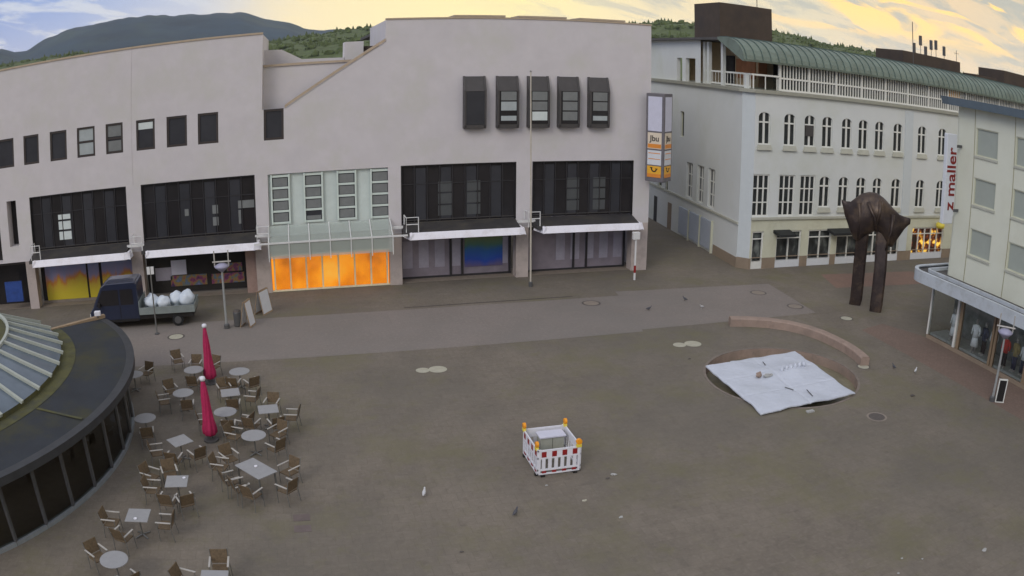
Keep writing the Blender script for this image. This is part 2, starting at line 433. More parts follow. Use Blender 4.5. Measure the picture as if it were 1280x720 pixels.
mb = MB(); mb.poly([(28.15, 0, .004), (31.3, 0, .004), (31.3, 30.6, .004), (30.2, 33.2, .004), (28.15, 32.7, .004)])
structure(mb.build('brick_pavement', ground_mat('red_brown_pavers', (.21, .15, .118), (.235, .165, .13), (.17, .125, .098), None, .3, .15, .3, .8)))
mb = MB(); mb.poly([(32.0, 40.4, .004), (40.5, 39.6, .004), (41.5, 42.8, .004), (33, 43.6, .004)])
structure(mb.build('red_paving_patch', ground_mat('red_pavers', (.25, .16, .122), (.27, .17, .13), (.2, .14, .11), None, .3, .15, .3, .85)))
mb = MB(); mb.box(5.5, 14.9, 42.62, 42.74, .006, .012)
structure(mb.build('drain_channel', 'iron'))

# ================================================================== DEPARTMENT STORE
YF = 47.35
TS = lambda u, v, w: (u, YF+w, v)
store = empty('department_store', (1.7, YF+6, 0), 'long pale pink-grey department store with dark recessed windows and stepped roofline', 'building')
ops = [(-17.67, -10.66), (-9.67, -2.5), (6.06, 12.88), (13.85, 20.35)]
bayx = (-1.72, 5.32)
small = [(-20.4, -18.7), (-17.92, -16.75), (-15.9, -14.67), (-13.92, -12.66), (-11.9, -10.74), (-9.85, -8.63), (-7.87, -6.58), (-5.9, -4.64)]
mb = MB(TS)
holes = [(a, b, 3.1, 7.0) for a, b in ops] + [(bayx[0], bayx[1], 2.2, 6.95), (-19.5, -18.75, 4.05, 6.93), (-27, -20.2, 3.1, 7.0)]
wall(mb, -28, 21.45, 3.05, 8.2, holes, 1.0)
wall(mb, -28, -1.99, 8.2, 15.17, [(a, b, 9.03, 10.83) for a, b in small] + [(-23.2, -21.9, 9.03, 10.83), (-25.8, -24.5, 9.03, 10.83)], .25)
wall(mb, -1.99, -.62, 8.2, 10.73, [(-1.9, -.72, 8.93, 10.73)], .25)
wall(mb, -.62, 5.15, 8.2, 10.73, [])
mb.poly([(-.62, 10.73, 0), (5.15, 10.73, 0), (5.15, 14.31, 0)])
wall(mb, 5.15, 21.45, 8.2, 15.62, [(a, a+1.3, 9.08, 12.1) for a in (9.66, 11.6, 13.46, 15.32, 17.22)], .2)
mb.build('wall', 'plaster', store)
# solid returns and back
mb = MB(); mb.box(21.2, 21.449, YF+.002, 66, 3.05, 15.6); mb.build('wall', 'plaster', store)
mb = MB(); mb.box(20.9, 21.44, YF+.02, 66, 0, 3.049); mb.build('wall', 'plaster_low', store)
mb = MB()
mb.box(-27.9, -2.25, YF+.3, 66, 14.55, 14.75); mb.box(5.16, 21.19, YF+.3, 66, 15.0, 15.2); mb.box(-2.24, 5.15, YF+1.2, 66, 13.0, 13.2)
mb.build('roof', 'roofgrey', store)
mb = MB(TS)   # expansion joints
for u in (-10.16,): mb.box(u-.012, u+.012, 7.0, 15.17, -.006, -.001)
mb.build('wall_joint', mat('expansion_joint', (.46, .42, .42), .8), store)
mb = MB(TS)  # parapet returns of the notch
mb.box(-2.24, -1.991, 8.95, 15.165, .003, 10); mb.box(5.151, 5.4, 10.8, 15.6, .003, 10)
mb.box(-1.99, 5.15, 8.2, 13.2, 1.0, 1.2)
mb.build('wall', 'plaster', store, label='set-back wall of the roof terrace behind the sloping parapet')
mb = MB(TS)
mb.prism([(-.66, 10.74, -.06), (5.15, 14.33, -.06), (5.15, 14.5, -.06), (-.66, 10.91, -.06)], [(-.66, 10.74, .3), (5.15, 14.33, .3), (5.15, 14.5, .3), (-.66, 10.91, .3)])
mb.build('sloping_coping', 'coping', store, label='tan sloping parapet coping')
mb = MB(TS)
mb.box(-28, -1.99, 15.172, 15.29, -.05, .3); mb.box(5.15, 21.47, 15.622, 15.71, -.05, .3)
mb.box(-1.985, 4.3, 13.21, 13.34, .9, 1.3)
mb.build('coping', 'coping', store)
mb = MB(); mb.prism([(-2.0, 50, 13.2), (-2.0, 50, 14.27), (-.92, 50, 14.23), (.35, 50, 13.55), (2.93, 50, 13.5), (2.93, 50, 13.2)], [(-2.0, 53, 13.2), (-2.0, 53, 14.27), (-.92, 53, 14.23), (.35, 53, 13.55), (2.93, 53, 13.5), (2.93, 53, 13.2)])
mb.box(2.96, 4.1, 49.9, 52, 13.2, 14.46)
mb.build('roof_housing', 'plaster', store)
mb = MB(); mb.box(4.2, 5.14, 50.2, 52, 13.2, 14.15); mb.build('roof_housing', 'chimney', store)
for a, b in ((9.64, 12.84), (13.7, 16.8), (17.68, 20.8)):
    mb = MB(); mb.box(a, b, 50, 52, 15.88, 16.0); mb.box(a+.9, b-.2, 50.2, 51.8, 15.2, 15.87)
    mb.build('roof_light', 'coping', store)
# upper small windows
lst = small + [(-23.2, -21.9), (-25.8, -24.5)]
for i, (a, b) in enumerate(lst):
    bl, bm = (), 'blind'
    if i == 3: bl, bm = ((.08, .46), (.54, .94)), 'blind_pale'
    if i == 4: bl, bm = ((.08, .42), (.56, .92)), 'blind'
    if i == 5: bl, bm = ((.68, .9),), 'blind_bright'
    frame_window(TS, store, a, b, 9.03, 10.83, .1, 'brownframe', 'darkglass2', 1, 2 if i in (3, 4) else 1, .13, bl, bm=bm)
frame_window(TS, store, -1.9, -.72, 8.93, 10.73, .1, 'brownframe', 'darkglass2', 1, 1, .13)
# projecting bay windows
for i, a in enumerate((9.66, 11.6, 13.46, 15.32, 17.22)):
    b = a+1.3
    f = MB(TS)
    side = lambda u: [(u, 9.05, .1), (u, 9.05, -.42), (u, 9.25, -.5), (u, 11.3, -.5), (u, 12.15, -.16), (u, 12.15, .1)]
    f.prism(side(a), side(a+.12)); f.prism(side(b-.12), side(b))
    f.box(a+.12, b-.12, 9.05, 9.3, -.44, .1)
    f.prism([(a+.12, 11.25, -.49), (a+.12, 12.13, -.15), (a+.12, 12.13, .1), (a+.12, 11.25, .1)], [(b-.12, 11.25, -.49), (b-.12, 12.13, -.15), (b-.12, 12.13, .1), (b-.12, 11.25, .1)])
    o = f.build('bay_window', 'bayhood', store, bevel=.02, label='first bay window with plain dark glass' if i == 0 else None)
    p = MB(TS).box(a+.12, b-.12, 9.3, 11.25, -.46, -.3).build('pane', 'darkglass2' if i == 0 else 'darkglass', o)
    if i:
        mm = {1: ['blind_pale', 'blind_pale', 'blind'], 2: ['blind_bright', 'blind', 'blind'], 3: ['blind', 'blind', 'blind'], 4: ['blind_pale', 'blind', 'blind']}[i]
        for k in range(3):
            z = 9.5+k*.6
            MB(TS).box(a+.22, b-.17, z, z+(.52 if not (i in (1, 4) and k == 0) else .28), -.475, -.462).build('blind', mm[k], o)
# first floor recesses with dark glazing
def dark_glazing(a, b, w, z0, z1, n, seed, name='glazing'):
    rnd = random.Random(seed)
    o = MB(TS).box(a, b, z0, z1, w, w+.08).build(name, 'darkglass', store)
    p = MB(TS)
    step = (b-a)/n
    for k in range(n+1): p.box(a+step*k-.03, a+step*k+.03, z0, z1, w-.06, w-.003)
    p.box(a, b, z1-1.1, z1-1.05, w-.05, w-.004)
    p.build('mullion', 'mullion', o)
    q = MB(TS)
    for k in range(n):
        if k % 2 == 1: q.box(a+step*k+.08, a+step*(k+1)-.08, z0+.15, z1-.15, w-.03, w-.005)
    q.build('pane', 'darkglass2', o)
    return o, step
for i, (a, b) in enumerate(ops):
    o, st = dark_glazing(a+.06, b-.06, .2, 3.62, 6.94, 9, i)
    fr = MB(TS); fr.box(a+.001, a+.06, 3.62, 6.999, .02, .26); fr.box(b-.06, b-.001, 3.62, 6.999, .02, .26); fr.box(a+.06, b-.06, 6.94, 6.999, .02, .26); fr.build('glazing_frame', 'black', store)
    if i == 0:
        q = MB(TS)
        for z in (4.15, 4.78, 5.4): q.box(a+2.05, a+2.95, z, z+(.5 if z < 5.3 else .3), .15, .19)
        q.build('blind', 'blind_bright', o, label='pale blind panels')
    if i == 1:
        q = MB(TS)
        for z in (4.2, 4.9): q.box(a+4.5, a+4.85, z, z+.5, .15, .19)
        q.box(a+2.75, a+3.0, 4.9, 5.3, .15, .19); q.build('blind', 'blind', o)
        q = MB(TS); q.box(a+6.1, a+7.1, 5.1, 5.55, .15, .19); q.box(a+6.1, a+6.25, 4.2, 5.0, .15, .19); q.build('blind', 'blind', o)
    if i in (2, 3):
        q = MB(TS)
        for uu in ((2.2, 3.0), (3.9, 4.7)):
            for z in (3.95, 4.65, 5.35):
                q.box(a+uu[0], a+uu[1], z, z+.6, .16, .19)
        q.build('blind', mat('dim_blind', (.075, .08, .08), .6), o)
    # sloped ledge on the canopy
    l = MB(TS)
    l.prism([(a+.01, 3.6, .19), (a+.01, 3.27, -1.2), (a+.01, 3.1, -1.2), (a+.01, 3.1, .19)], [(b-.01, 3.6, .19), (b-.01, 3.27, -1.2), (b-.01, 3.1, -1.2), (b-.01, 3.1, .19)])
    l.build('canopy_ledge', 'ledge', store)
    MB(TS).box(a+.07, b-.07, 3.75, 3.79, .08, .14).build('canopy_rail', 'bayhood', store)
    # white fascia gutter with bent ends
    f = MB(TS)
    lpts = [(a+.02, -.25), (a+.3, -1.4), (b-.12, -1.4), (b+.25, -1.25), (b+.3, -.35)]
    for k in range(len(lpts)-1):
        p, q = lpts[k], lpts[k+1]
        d = Vector((q[0]-p[0], q[1]-p[1])).normalized(); nn = Vector((-d.y, d.x))*.16
        ring = lambda c: [(c[0], 2.9, c[1]), (c[0]+nn.x*.8, 3.3, c[1]+nn.y*.8), (c[0]+nn.x*1.5, 3.3, c[1]+nn.y*1.5), (c[0]+nn.x*1.5, 2.9, c[1]+nn.y*1.5)]
        f.prism(ring(p), ring(q))
    f.build('canopy_fascia', 'fascia', store, bevel=.05)
# slit + far left recess
MB(TS).box(-19.5, -18.75, 4.05, 6.93, .9, .95).build('glazing', 'darkglass', store)
MB(TS).box(-27, -20.2, 3.1, 7.0, .9, .95).build('glazing', 'darkglass', store)
# pillar handrails
for x in (-17.5, -10.3, -2.45, 6.2, 13.35):
    t = MB()
    y0 = YF-.15
    t.tube([(x, y0-.9, 3.25), (x, y0-.9, 4.15), (x+.7, y0-.9, 4.15), (x+.7, y0-.9, 3.3)], .035, 6)
    t.tube([(x, y0, 3.6), (x, y0, 4.15), (x, y0-.9, 4.15)], .03, 6); t.tube([(x, y0-.9, 3.75), (x+.7, y0-.9, 3.75)], .03, 6)
    t.build('handrail', 'whitemetal', store)
for x0, x1 in ((-10.75, -9.6), (12.85, 13.95), (5.4, 6.1), (-2.6, -1.6)):
    MB().box(x0, x1, YF-.42, YF-.3, 3.42, 3.56).build('handrail', 'whitemetal', store)
# ground floor: pillars, slab, glazing
for a, b in ((-18.4, -17.7), (-10.62, -9.85), (-2.65, -1.75), (5.33, 6.05), (12.9, 13.66), (20.36, 21.44), (-24, -23.2)):
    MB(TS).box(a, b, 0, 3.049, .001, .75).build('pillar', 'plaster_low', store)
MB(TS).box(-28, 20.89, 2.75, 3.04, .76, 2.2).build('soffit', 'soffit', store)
MB(TS).box(-28, 20.89, 0, .012, .3, 2.2).build('threshold', 'ironring', store)
w = 1.15
def shopfront(a, b, n, doors, seed):
    o = MB(TS).box(a, b, .12, 2.75, w, w+.06).build('shop_window', 'shopgrey', store)
    rnd = random.Random(seed); p = MB(TS)
    for k in range(n):
        u0 = a+(b-a)*k/n
        if rnd.random() < .75: p.box(u0+.18, u0+(b-a)/n-.2, .65, 2.3, w-.02, w-.004)
    p.build('paper_sheet', 'shoppale', o)
    q = MB(TS); q.box(a, b, 0.012, .12, w-.06, w+.05); q.box(a, b, 2.62, 2.749, w-.05, w-.004)
    for u in doors: q.box(u-.07, u+.07, .12, 2.62, w-.07, w-.003)
    q.build('shop_frame', 'mullion', o)
    return o
o = shopfront(6.06, 12.89, 7, (6.1, 9.15, 9.85, 12.8), 3)
MB(TS).box(10.0, 12.35, .55, 2.55, w-.06, w-.03).build('poster', 'rainbow', o, label='blue and green poster in the shop window')
shopfront(13.67, 20.35, 7, (13.75, 16.9, 17.75, 20.3), 6)
o = MB(TS).box(-17.69, -10.63, .12, 2.75, w, w+.06).build('shop_window', 'interior', store)
for a, b in ((-17.35, -14.2), (-14.05, -13.25), (-13.05, -10.75)): MB(TS).box(a, b, .18, 2.35, w-.05, w-.01).build('poster', 'flame', o, label='poster of yellow and orange flames')
MB(TS).box(-17.69, -10.63, 2.36, 2.6, w-.06, w-.012).build('shop_frame', 'mullion', o)
MB(TS).box(-17.69, -10.63, .012, .17, w-.08, w-.012).build('window_sill', 'ironring', o)
o = MB(TS).box(-9.84, -3.3, .12, 2.75, w, w+.06).build('shop_window', 'interior', store)
for a, b, z0, z1, mm in ((-9.3, -8.2, .9, 1.7, 'shoppale'), (-8.2, -7.2, 1.2, 2.1, 'signpale'), (-8.3, -5.9, .5, 1.15, 'goods'), (-5.6, -3.5, .5, 1.1, 'goods'), (-4.6, -3.6, 1.2, 1.7, 'goods')):
    MB(TS).box(a, b, z0, z1, w-.05, w-.02).build('poster', mm, o)
MB(TS).box(-3.3, -2.66, 0.012, 2.7, .3, 1.3).build('entrance_pier', mat('salmon_pier', (.36, .25, .21), .8), store)
MB(TS).box(-28, -18.42, .012, 2.75, 1.6, 1.7).build('shop_window', 'darkglass', store)
tag(MB(TS).box(-20.3, -18.9, .55, 1.85, -.02, .06).build('poster_board', 'bluepost'), 'blue advertising board at the far left end of the pink-grey store', 'poster board')
# glass bay between the dark openings
gb = MB(TS).box(bayx[0]+.02, bayx[1]-.02, 3.3, 6.93, .2, .3).build('glass_bay', 'cyanpanel', store)
for k in range(4):
    a = bayx[0]+.25+k*1.95
    o = MB(TS).box(a, a+.95, 4.1, 6.85, .12, .198).build('window', 'darkglass2', store)
    q = MB(TS)
    for j in range(5): q.box(a, a+.95, 4.02+j*.68, 4.14+j*.68, .07, .118)
    q.box(a-.1, a-.001, 4.02, 6.9, .02, .117); q.box(a+.951, a+1.05, 4.02, 6.9, .02, .117)
    q.build('window_frame', 'palegreen', o)
    for j in range(4): MB(TS).box(a+.05, a+.9, 4.17+j*.68, (4.64 if (k, j) != (1, 0) else 4.4)+j*.68, .1, .116).build('blind', 'blind', o)
MB(TS).box(bayx[0]+.02, bayx[1]-.02, 2.2, 3.28, .2, .26).build('transom_panel', 'olivepanel', store)
c = MB(TS)
c.prism([(bayx[0]-.1, 3.95, 0), (bayx[0]-.1, 3.2, -1.5), (bayx[0]-.1, 3.17, -1.5), (bayx[0]-.1, 3.92, 0)], [(bayx[1]+.1, 3.95, 0), (bayx[1]+.1, 3.2, -1.5), (bayx[1]+.1, 3.17, -1.5), (bayx[1]+.1, 3.92, 0)])
c.box(bayx[0]-.1, bayx[1]+.1, 2.35, 3.17, -1.5, -1.47)
c.build('glass_canopy', 'cyanglass', store)
c = MB()
for k in range(7):
    u = bayx[0]-.05+k*(bayx[1]-bayx[0]+.1)/6
    c.bar((u, YF-.02, 3.98), (u, YF-1.52, 3.22), .05); c.bar((u, YF-1.53, 3.25), (u, YF-1.53, 2.2), .05)
c.bar((bayx[0]-.9, YF-1.5, 3.24), (bayx[1]+.9, YF-1.5, 3.24), .09)
c.build('canopy_frame', 'whitemetal', store)
o = MB(TS).box(bayx[0]-.02, bayx[1], 0.02, 2.2, .5, .6).build('lit_display_window', 'orange', store, label='glowing orange display window')
q = MB(TS)
for k in range(8):
    u = bayx[0]+.12+k*(bayx[1]-bayx[0]-.3)/7
    q.box(u, u+.09, .08, 2.2, .1, .16)
q.box(bayx[0]-.02, bayx[1], .02, .1, .05, .2); q.box(bayx[0]-.02, bayx[1], 2.12, 2.2, .05, .2)
q.build('display_frame', mat('cream_frame', (.8, .72, .5), .5), o)
MB(TS).box(bayx[0]+.12, bayx[1]-.1, .1, 2.12, .17, .18).build('pane', glass('display_glass', (.9, .9, .9), .05), o)

# ================================================================== CORNER SIGN COLUMN
ang = R(40)
sign = empty('sign_column', (21.75, 46.72, 5.8), 'tall box sign of stacked white and yellow panels on the corner of the store', 'sign')
def sbox(u0, u1, w0, w1, z0, z1): return MB(lambda a, b, c: (a, b, c)).box(u0, u1, w0, w1, z0, z1)
sign.rotation_euler = (0, 0, ang)
MB().box(-.62, .62, -.62, .62, 0, 5.5).build('sign_body', 'signframe', sign, local=True, bevel=.03)
MB().box(-.1, .55, .62, .8, 4.2, 4.4).build('bracket', 'signframe', sign, local=True)
for side in (0, 1):
    def TT(u, z, w, side=side): return (u, -.62-w, z) if side == 0 else (-.62-w, -u, z)
    for (z0, z1, mm) in ((3.15, 5.3, 'signpale'), (2.05, 3.05, 'signcream'), (1.05, 1.95, 'signwhite'), (.35, .98, 'signyellow')):
        MB(TT).box(-.47, .47, z0, z1, .002, .02).build('sign_panel', mm, sign, local=True)
    MB(TT).box(-.45, .45, 2.1, 2.35, .021, .026).build('colour_strip', 'signorange', sign, local=True)
    MB(TT).box(-.47, .47, .28, .5, .021, .026).build('colour_strip', 'signorange', sign, local=True)
    MB(TT).box(-.4, .4, 1.75, 1.8, .021, .026).build('fine_print', 'signorange', sign, local=True)
    MB(TT).box(-.4, .4, 1.4, 1.44, .021, .026).build('fine_print', 'signorange', sign, local=True)
    h = MB(TT)
    for k in range(10):
        t, t2 = math.pi*(1.0+k/10), math.pi*(1.0+(k+1)/10)
        h.poly([(.2*math.cos(t), .8+.2*math.sin(t), .024), (.2*math.cos(t2), .8+.2*math.sin(t2), .024), (.12*math.cos(t2), .8+.12*math.sin(t2), .024), (.12*math.cos(t), .8+.12*math.sin(t), .024)])
    h.poly([(-.2, .8, .024), (-.12, .8, .024), (-.1, .9, .024), (-.3, .9, .024)]); h.box(.08, .26, .8, .84, .022, .026)
    h.build('post_horn', 'black', sign, local=True)
    rot = Matrix.Rotation(R(90), 4, 'X')
    mt = (Matrix.Translation((0, -.645, 2.68)) @ rot) if side == 0 else (Matrix.Translation((-.645, 0, 2.68)) @ Matrix.Rotation(R(-90), 4, 'Z') @ rot)
    text_mesh('lettering', 'Jbu', .5, 'black', sign, mt, .006)

# ================================================================== CORNER HOUSE (cream, copper roof)
YR = 45.9
TR = lambda u, v, w: (u, YR+w, v)
SX = Vector((27.75, 46.6)); SD = (Vector((28.95, 63))-SX).normalized(); SN = Vector((SD.y, -SD.x))
TD = lambda u, v, w: (SX.x+SD.x*u+SN.x*w, SX.y+SD.y*u+SN.y*w, v)
house = empty('corner_house', (40, 55, 0), 'cream corner house with arched windows, roof terrace and green barrel roof', 'building')
r2 = [(29.1, .95), (31.2, .95), (32.95, .95), (34.55, .95), (36.4, .95), (38.05, .95), (39.75, .95), (41.77, 1.0), (44.6, 1.0), (47.15, 1.0), (50, 1), (52.5, 1), (55, 1), (57.5, 1)]
r1t = [(29.0, 1.35), (31.15, 1.35), (32.95, 1.35)]
r1 = [(34.5, .95), (36.3, .95), (38.05, .95), (39.75, .95), (41.8, 1.0), (44.65, 1.0), (47.2, 1.0), (50, 1), (52.5, 1), (55, 1), (57.5, 1)]
H2 = [(c-w_/2, c+w_/2, 8.35, 10.5) for c, w_ in r2]; H1 = [(c-w_/2, c+w_/2, 4.15, 6.3) for c, w_ in r1]; HT = [(c-w_/2, c+w_/2, 3.55, 6.35) for c, w_ in r1t]
mb = MB(TR); wall(mb, 28.35, 75, 3.5, 11.75, H1+H2+HT, .3, H1+H2)
mb.build('wall', 'rbwall', house)
shops = [(28.5, 29.42), (30.5, 32.65), (33.3, 35.45), (35.95, 38.2), (39.0, 40.5), (41.1, 42.6), (44.1, 48.1)]
HS = [(a, b, 0, 2.55) for a, b in shops]
mb = MB(TR); wall(mb, 28.35, 75, .75, 3.5, [(a, b, .75, d) for a, b, c, d in HS], .35); mb.build('wall', 'rblow', house)
mb = MB(TR); wall(mb, 28.35, 75, 0, .75, [(a, b, 0, .75) for a, b in shops], .35); mb.build('plinth', 'rbplinth', house)
# chamfered pilaster
mb = MB()
mb.poly([(28.35, YR, 3.5), (27.75, 46.6, 3.5), (27.75, 46.6, 11.75), (28.35, YR, 11.75)]); mb.poly([(28.35, YR, .75), (27.75, 46.6, .75), (27.75, 46.6, 3.5), (28.35, YR, 3.5)])
mb.build('corner_pilaster', 'pilaster', house)  # cooler tint than the walls paints in how the angled face catches light
MB().poly([(28.35, YR, 0), (27.75, 46.6, 0), (27.75, 46.6, .75), (28.35, YR, .75)]).build('plinth', 'rbplinth', house)
MB(TR).box(42.55, 43.45, .75, 11.6, -.06, 0).build('pilaster', 'pilaster', house)
# side wall
SW = [(4.1, 5.3, 3.15, 5.95), (6.1, 7.3, 3.15, 5.9), (8.2, 9.4, 3.15, 5.85), (10.1, 10.9, 7.6, 9.6), (13.2, 13.9, 2.8, 4.6), (14.6, 15.6, 3.0, 4.8)]
mb = MB(TD); wall(mb, 0, 20, .001, 11.75, SW, .25)
wall(mb, 7.0, 20, 11.75, 15.25, [(8.0, 9.9, 11.95, 13.8), (10.6, 11.7, 11.95, 13.8)], .3)
mb.build('wall', 'rbwall', house)
MB(TD).box(0, 20, 2.9, 3.05, -.1, 0).build('string_course', 'trim', house)
MB(TD).box(0, 3.9, 0, .7, -.03, 0).build('plinth', 'rbplinth', house)
for a, b, c, d in SW[:3]: frame_window(TD, house, a, b, c, d, .2, 'whiteframe', 'blind', 2, 3, .1)
frame_window(TD, house, *SW[3], .2, 'rblow', 'panedark', 1, 1, .08)
for s in SW[4:]: frame_window(TD, house, *s, .2, 'rblow', 'panedark', 1, 1, .1)
for k in range(3):
    a = 4.15+k*2.15
    o = MB(TD).box(a, a+1.95, .2, 2.25, -.12, -.02).build('garage_shutter', 'garage', house, bevel=.02)
    q = MB(TD); q.box(a-.09, a-.005, 0, 2.33, -.16, -.001); q.build('shutter_frame', 'rblow', o)
MB(TD).box(12.2, 13.0, 0, 2.1, -.03, 0).build('door', 'rbplinth', house); MB(TD).box(15.5, 16.2, 0, 2.1, -.03, 0).build('door', 'mullion', house)
# cornices, belts
mb = MB(TR); mb.box(28.3, 75, 3.35, 3.5, -.14, -.001); mb.build('string_course', 'trim', house)
mb = MB(); ring = lambda z, e: [(28.3-e*.5, YR-e, z), (27.7-e, 46.6-e*.3, z), (29.2-e, 66.6, z), (75, 66.6, z), (75, YR-e, z)]
mb.prism(ring(11.75, .22), ring(11.98, .3)); mb.build('cornice', 'trim', house)
# windows of the front
def arched(c, w_, z0, z1, blind=None):
    o = frame_window(TR, house, c-w_/2, c+w_/2, z0, z1, .14, 'whiteframe', 'panedark', 2, 1, .06, mid=.15)
    q = MB(TR); q.box(c-w_/2+.09, c+w_/2-.09, z1-.72, z1-.62, .07, .139)
    q.build('glazing_bar', 'whiteframe', o)
    if blind: MB(TR).box(c-w_/2+.12, c+w_/2-.12, z0+.7, z0+1.45, .04, .068).build('blind', 'bayhood', o)
    s = MB(TR); s.prism([(c-w_/2-.12, z0-.36, -.16), (c+w_/2+.12, z0-.36, -.16), (c+w_/2+.02, z0-.02, -.1), (c-w_/2-.02, z0-.02, -.1)], [(c-w_/2-.12, z0-.36, -.001), (c+w_/2+.12, z0-.36, -.001), (c+w_/2+.02, z0-.02, -.001), (c-w_/2-.02, z0-.02, -.001)])
    s.build('sill', 'trim', o)
for i, (c, w_) in enumerate(r2): arched(c, w_, 8.35, 10.5, i == 2)
for i, (c, w_) in enumerate(r1): arched(c, w_, 4.15, 6.3)
for c, w_ in r1t:
    frame_window(TR, house, c-w_/2, c+w_/2, 3.55, 6.35, .14, 'whiteframe', 'panedark', 3, 3, .09, mid=.1)
# shop fronts
for i, (a, b) in enumerate(shops):
    mm = 'shopint' if i == 6 else 'shopdull'
    o = MB(TR).box(a, b, .5, 2.5, .3, .34).build('shop_window', mm, house, label='brightly lit shop window with warm lamps' if i == 6 else None)
    q = MB(TR); q.box(a, b, .012, .5, .05, .29); q.build('stall_riser', 'signwhite' if i else 'whiteframe', o)
    q = MB(TR)
    n = {0: 1, 6: 5}.get(i, 2)
    for k in range(n+1):
        u = a+(b-a-.09)*k/n
        q.box(u, u+.09, .5, 2.5, .06, .16)
    q.box(a, b, 2.0, 2.07, .07, .15); q.box(a, b, 2.46, 2.55, .06, .16)
    q.build('shop_frame', 'whiteframe', o)
for a, b in ((30.2, 31.6), (35.0, 37.6)):
    o = MB(TR); o.prism([(a, 2.62, -.001), (a, 2.45, -.9), (a, 2.3, -.9), (a, 2.42, -.001)], [(b, 2.62, -.001), (b, 2.45, -.9), (b, 2.3, -.9), (b, 2.42, -.001)])
    o.build('awning', 'awning', house)
lam = MB().lathe([(.05, 2.55), (.35, 2.6), (.42, 2.8), (.35, 3.0), (.05, 3.05)], (47.0, YR-.55), 16).build('round_shop_sign', 'yellow', smooth=True)
tag(lam, 'yellow rounded shop sign hanging above the lit shop window', 'sign')
# attic terrace
MB().prism([(28.9, 47.4, 12), (29.6, 60, 12), (75, 60, 12), (75, 47.4, 12)], [(28.9, 47.4, 12.04), (29.6, 60, 12.04), (75, 60, 12.04), (75, 47.4, 12.04)]).build('terrace_floor', 'trim', house)
MB().box(30.6, 75, 49.2, 60, 12.04, 15.2).build('attic_wall', 'beigewall', house)
for a, b, z0, z1, mm in ((30.58, 31.3, 12.05, 13.9, 'terrwall'), (31.9, 32.8, 12.05, 14, 'mullion')):
    MB().box(a, b, 49.1, 49.199, z0, z1).build('terrace_panel', mm, house)
MB().box(30.5, 30.599, 49.5, 52.2, 12.6, 14.0).build('terrace_panel', 'terrwall', house); MB().box(30.48, 30.6, 52.5, 54.5, 12.05, 14.2).build('terrace_door', 'mullion', house)
p = MB()
for x, y in ((27.95, 46.45), (28.25, 50.2), (28.42, 52.6), (28.5, 53.4)):
    p.box(x, x+.25, y, y+.3, 11.98, 15.1 if y > 49 else 12.95)
p.build('terrace_post', 'rbwall', house)
p = MB()
p.bar((28.2, 46.35, 12.95), (28.7, 53.4, 12.95), .08, .12); p.bar((28.2, 46.2, 12.95), (30.3, 46.0, 12.95), .08, .12)
p.bar((28.2, 46.35, 12.1), (28.7, 53.4, 12.1), .08, .12)
for k in range(15): t = k/14; p.bar((28.2+.5*t, 46.35+7.05*t, 12.0), (28.2+.5*t, 46.35+7.05*t, 12.95), .03)
for k in range(3): p.bar((28.3+k*.95, 46.12, 12.0), (28.3+k*.95, 46.12, 12.95), .07)
p.build('terrace_railing', 'whiteframe', house)
MB().box(28.4, 30.2, 46.1, 46.14, 12.05, 12.85).build('terrace_glass', glass('balustrade_glass', (.7, .7, .66), .1), house)
# louvred window band of the attic, in bays
for k in range(18):
    a = 30.3+k*2.5; b = a+2.5
    o = MB(TR).box(a, b, 12.1, 13.8, .28, .32).build('attic_window', 'panedark', house)
    if k == 7: MB(TR).box(a+.2, a+1.8, 13.0, 13.7, .25, .275).build('blind', 'signyellow', o)
    q = MB(TR)
    for j in range(9):
        u = a+.14+j*2.36/9; q.box(u, u+.07, 12.12, 13.78, .1, .2)
    q.box(a, a+.13, 12.0, 13.85, .05, .22)
    q.box(a+.13, b, 12.8, 12.92, .08, .21); q.box(a+.13, b, 11.99, 12.12, .08, .21); q.box(a+.13, b, 13.78, 13.9, .08, .21)
    q.build('window_frame', 'whiteframe', o)
# barrel roof
prof = [(-.35, 13.78), (-.38, 13.92), (-.3, 14.2), (-.1, 14.55), (.25, 14.85), (.7, 15.1), (1.3, 15.27), (2.1, 15.36), (3.2, 15.38), (3.2, 15.2), (-.2, 13.78)]
mb = MB(); mb.prism([(27.2, YR+y, z) for y, z in prof], [(75, YR+y, z) for y, z in prof])
mb.build('barrel_roof', 'copper', house)
mb = MB()
for k in range(74):
    x = 27.4+k*.65
    for i in range(7):
        (y, z), (y2, z2) = prof[i+1], prof[i+2]
        mb.bar((x, YR+y, z+.02), (x, YR+y2, z2+.02), .05, .08)
mb.build('roof_seam', 'seam', house)
mb = MB(); mb.prism([(27.55, 49.1, 15.2), (28.6, 66, 15.2), (75, 66, 15.2), (75, 49.1, 15.2)], [(27.55, 49.1, 15.38), (28.6, 66, 15.38), (75, 66, 15.38), (75, 49.1, 15.38)])
mb.build('flat_roof', 'roofgrey', house)
for x0, x1, y0, y1, z1 in ((28.75, 33.3, 51.5, 55.5, 18.1), (47.9, 56, 52, 56, 16.65), (63.5, 70, 52, 56, 16.9), (57.5, 61, 51, 53, 15.8)):
    MB().box(x0, x1, y0, y1, 15.38, z1).build('roof_plant_box', 'chimney', house)
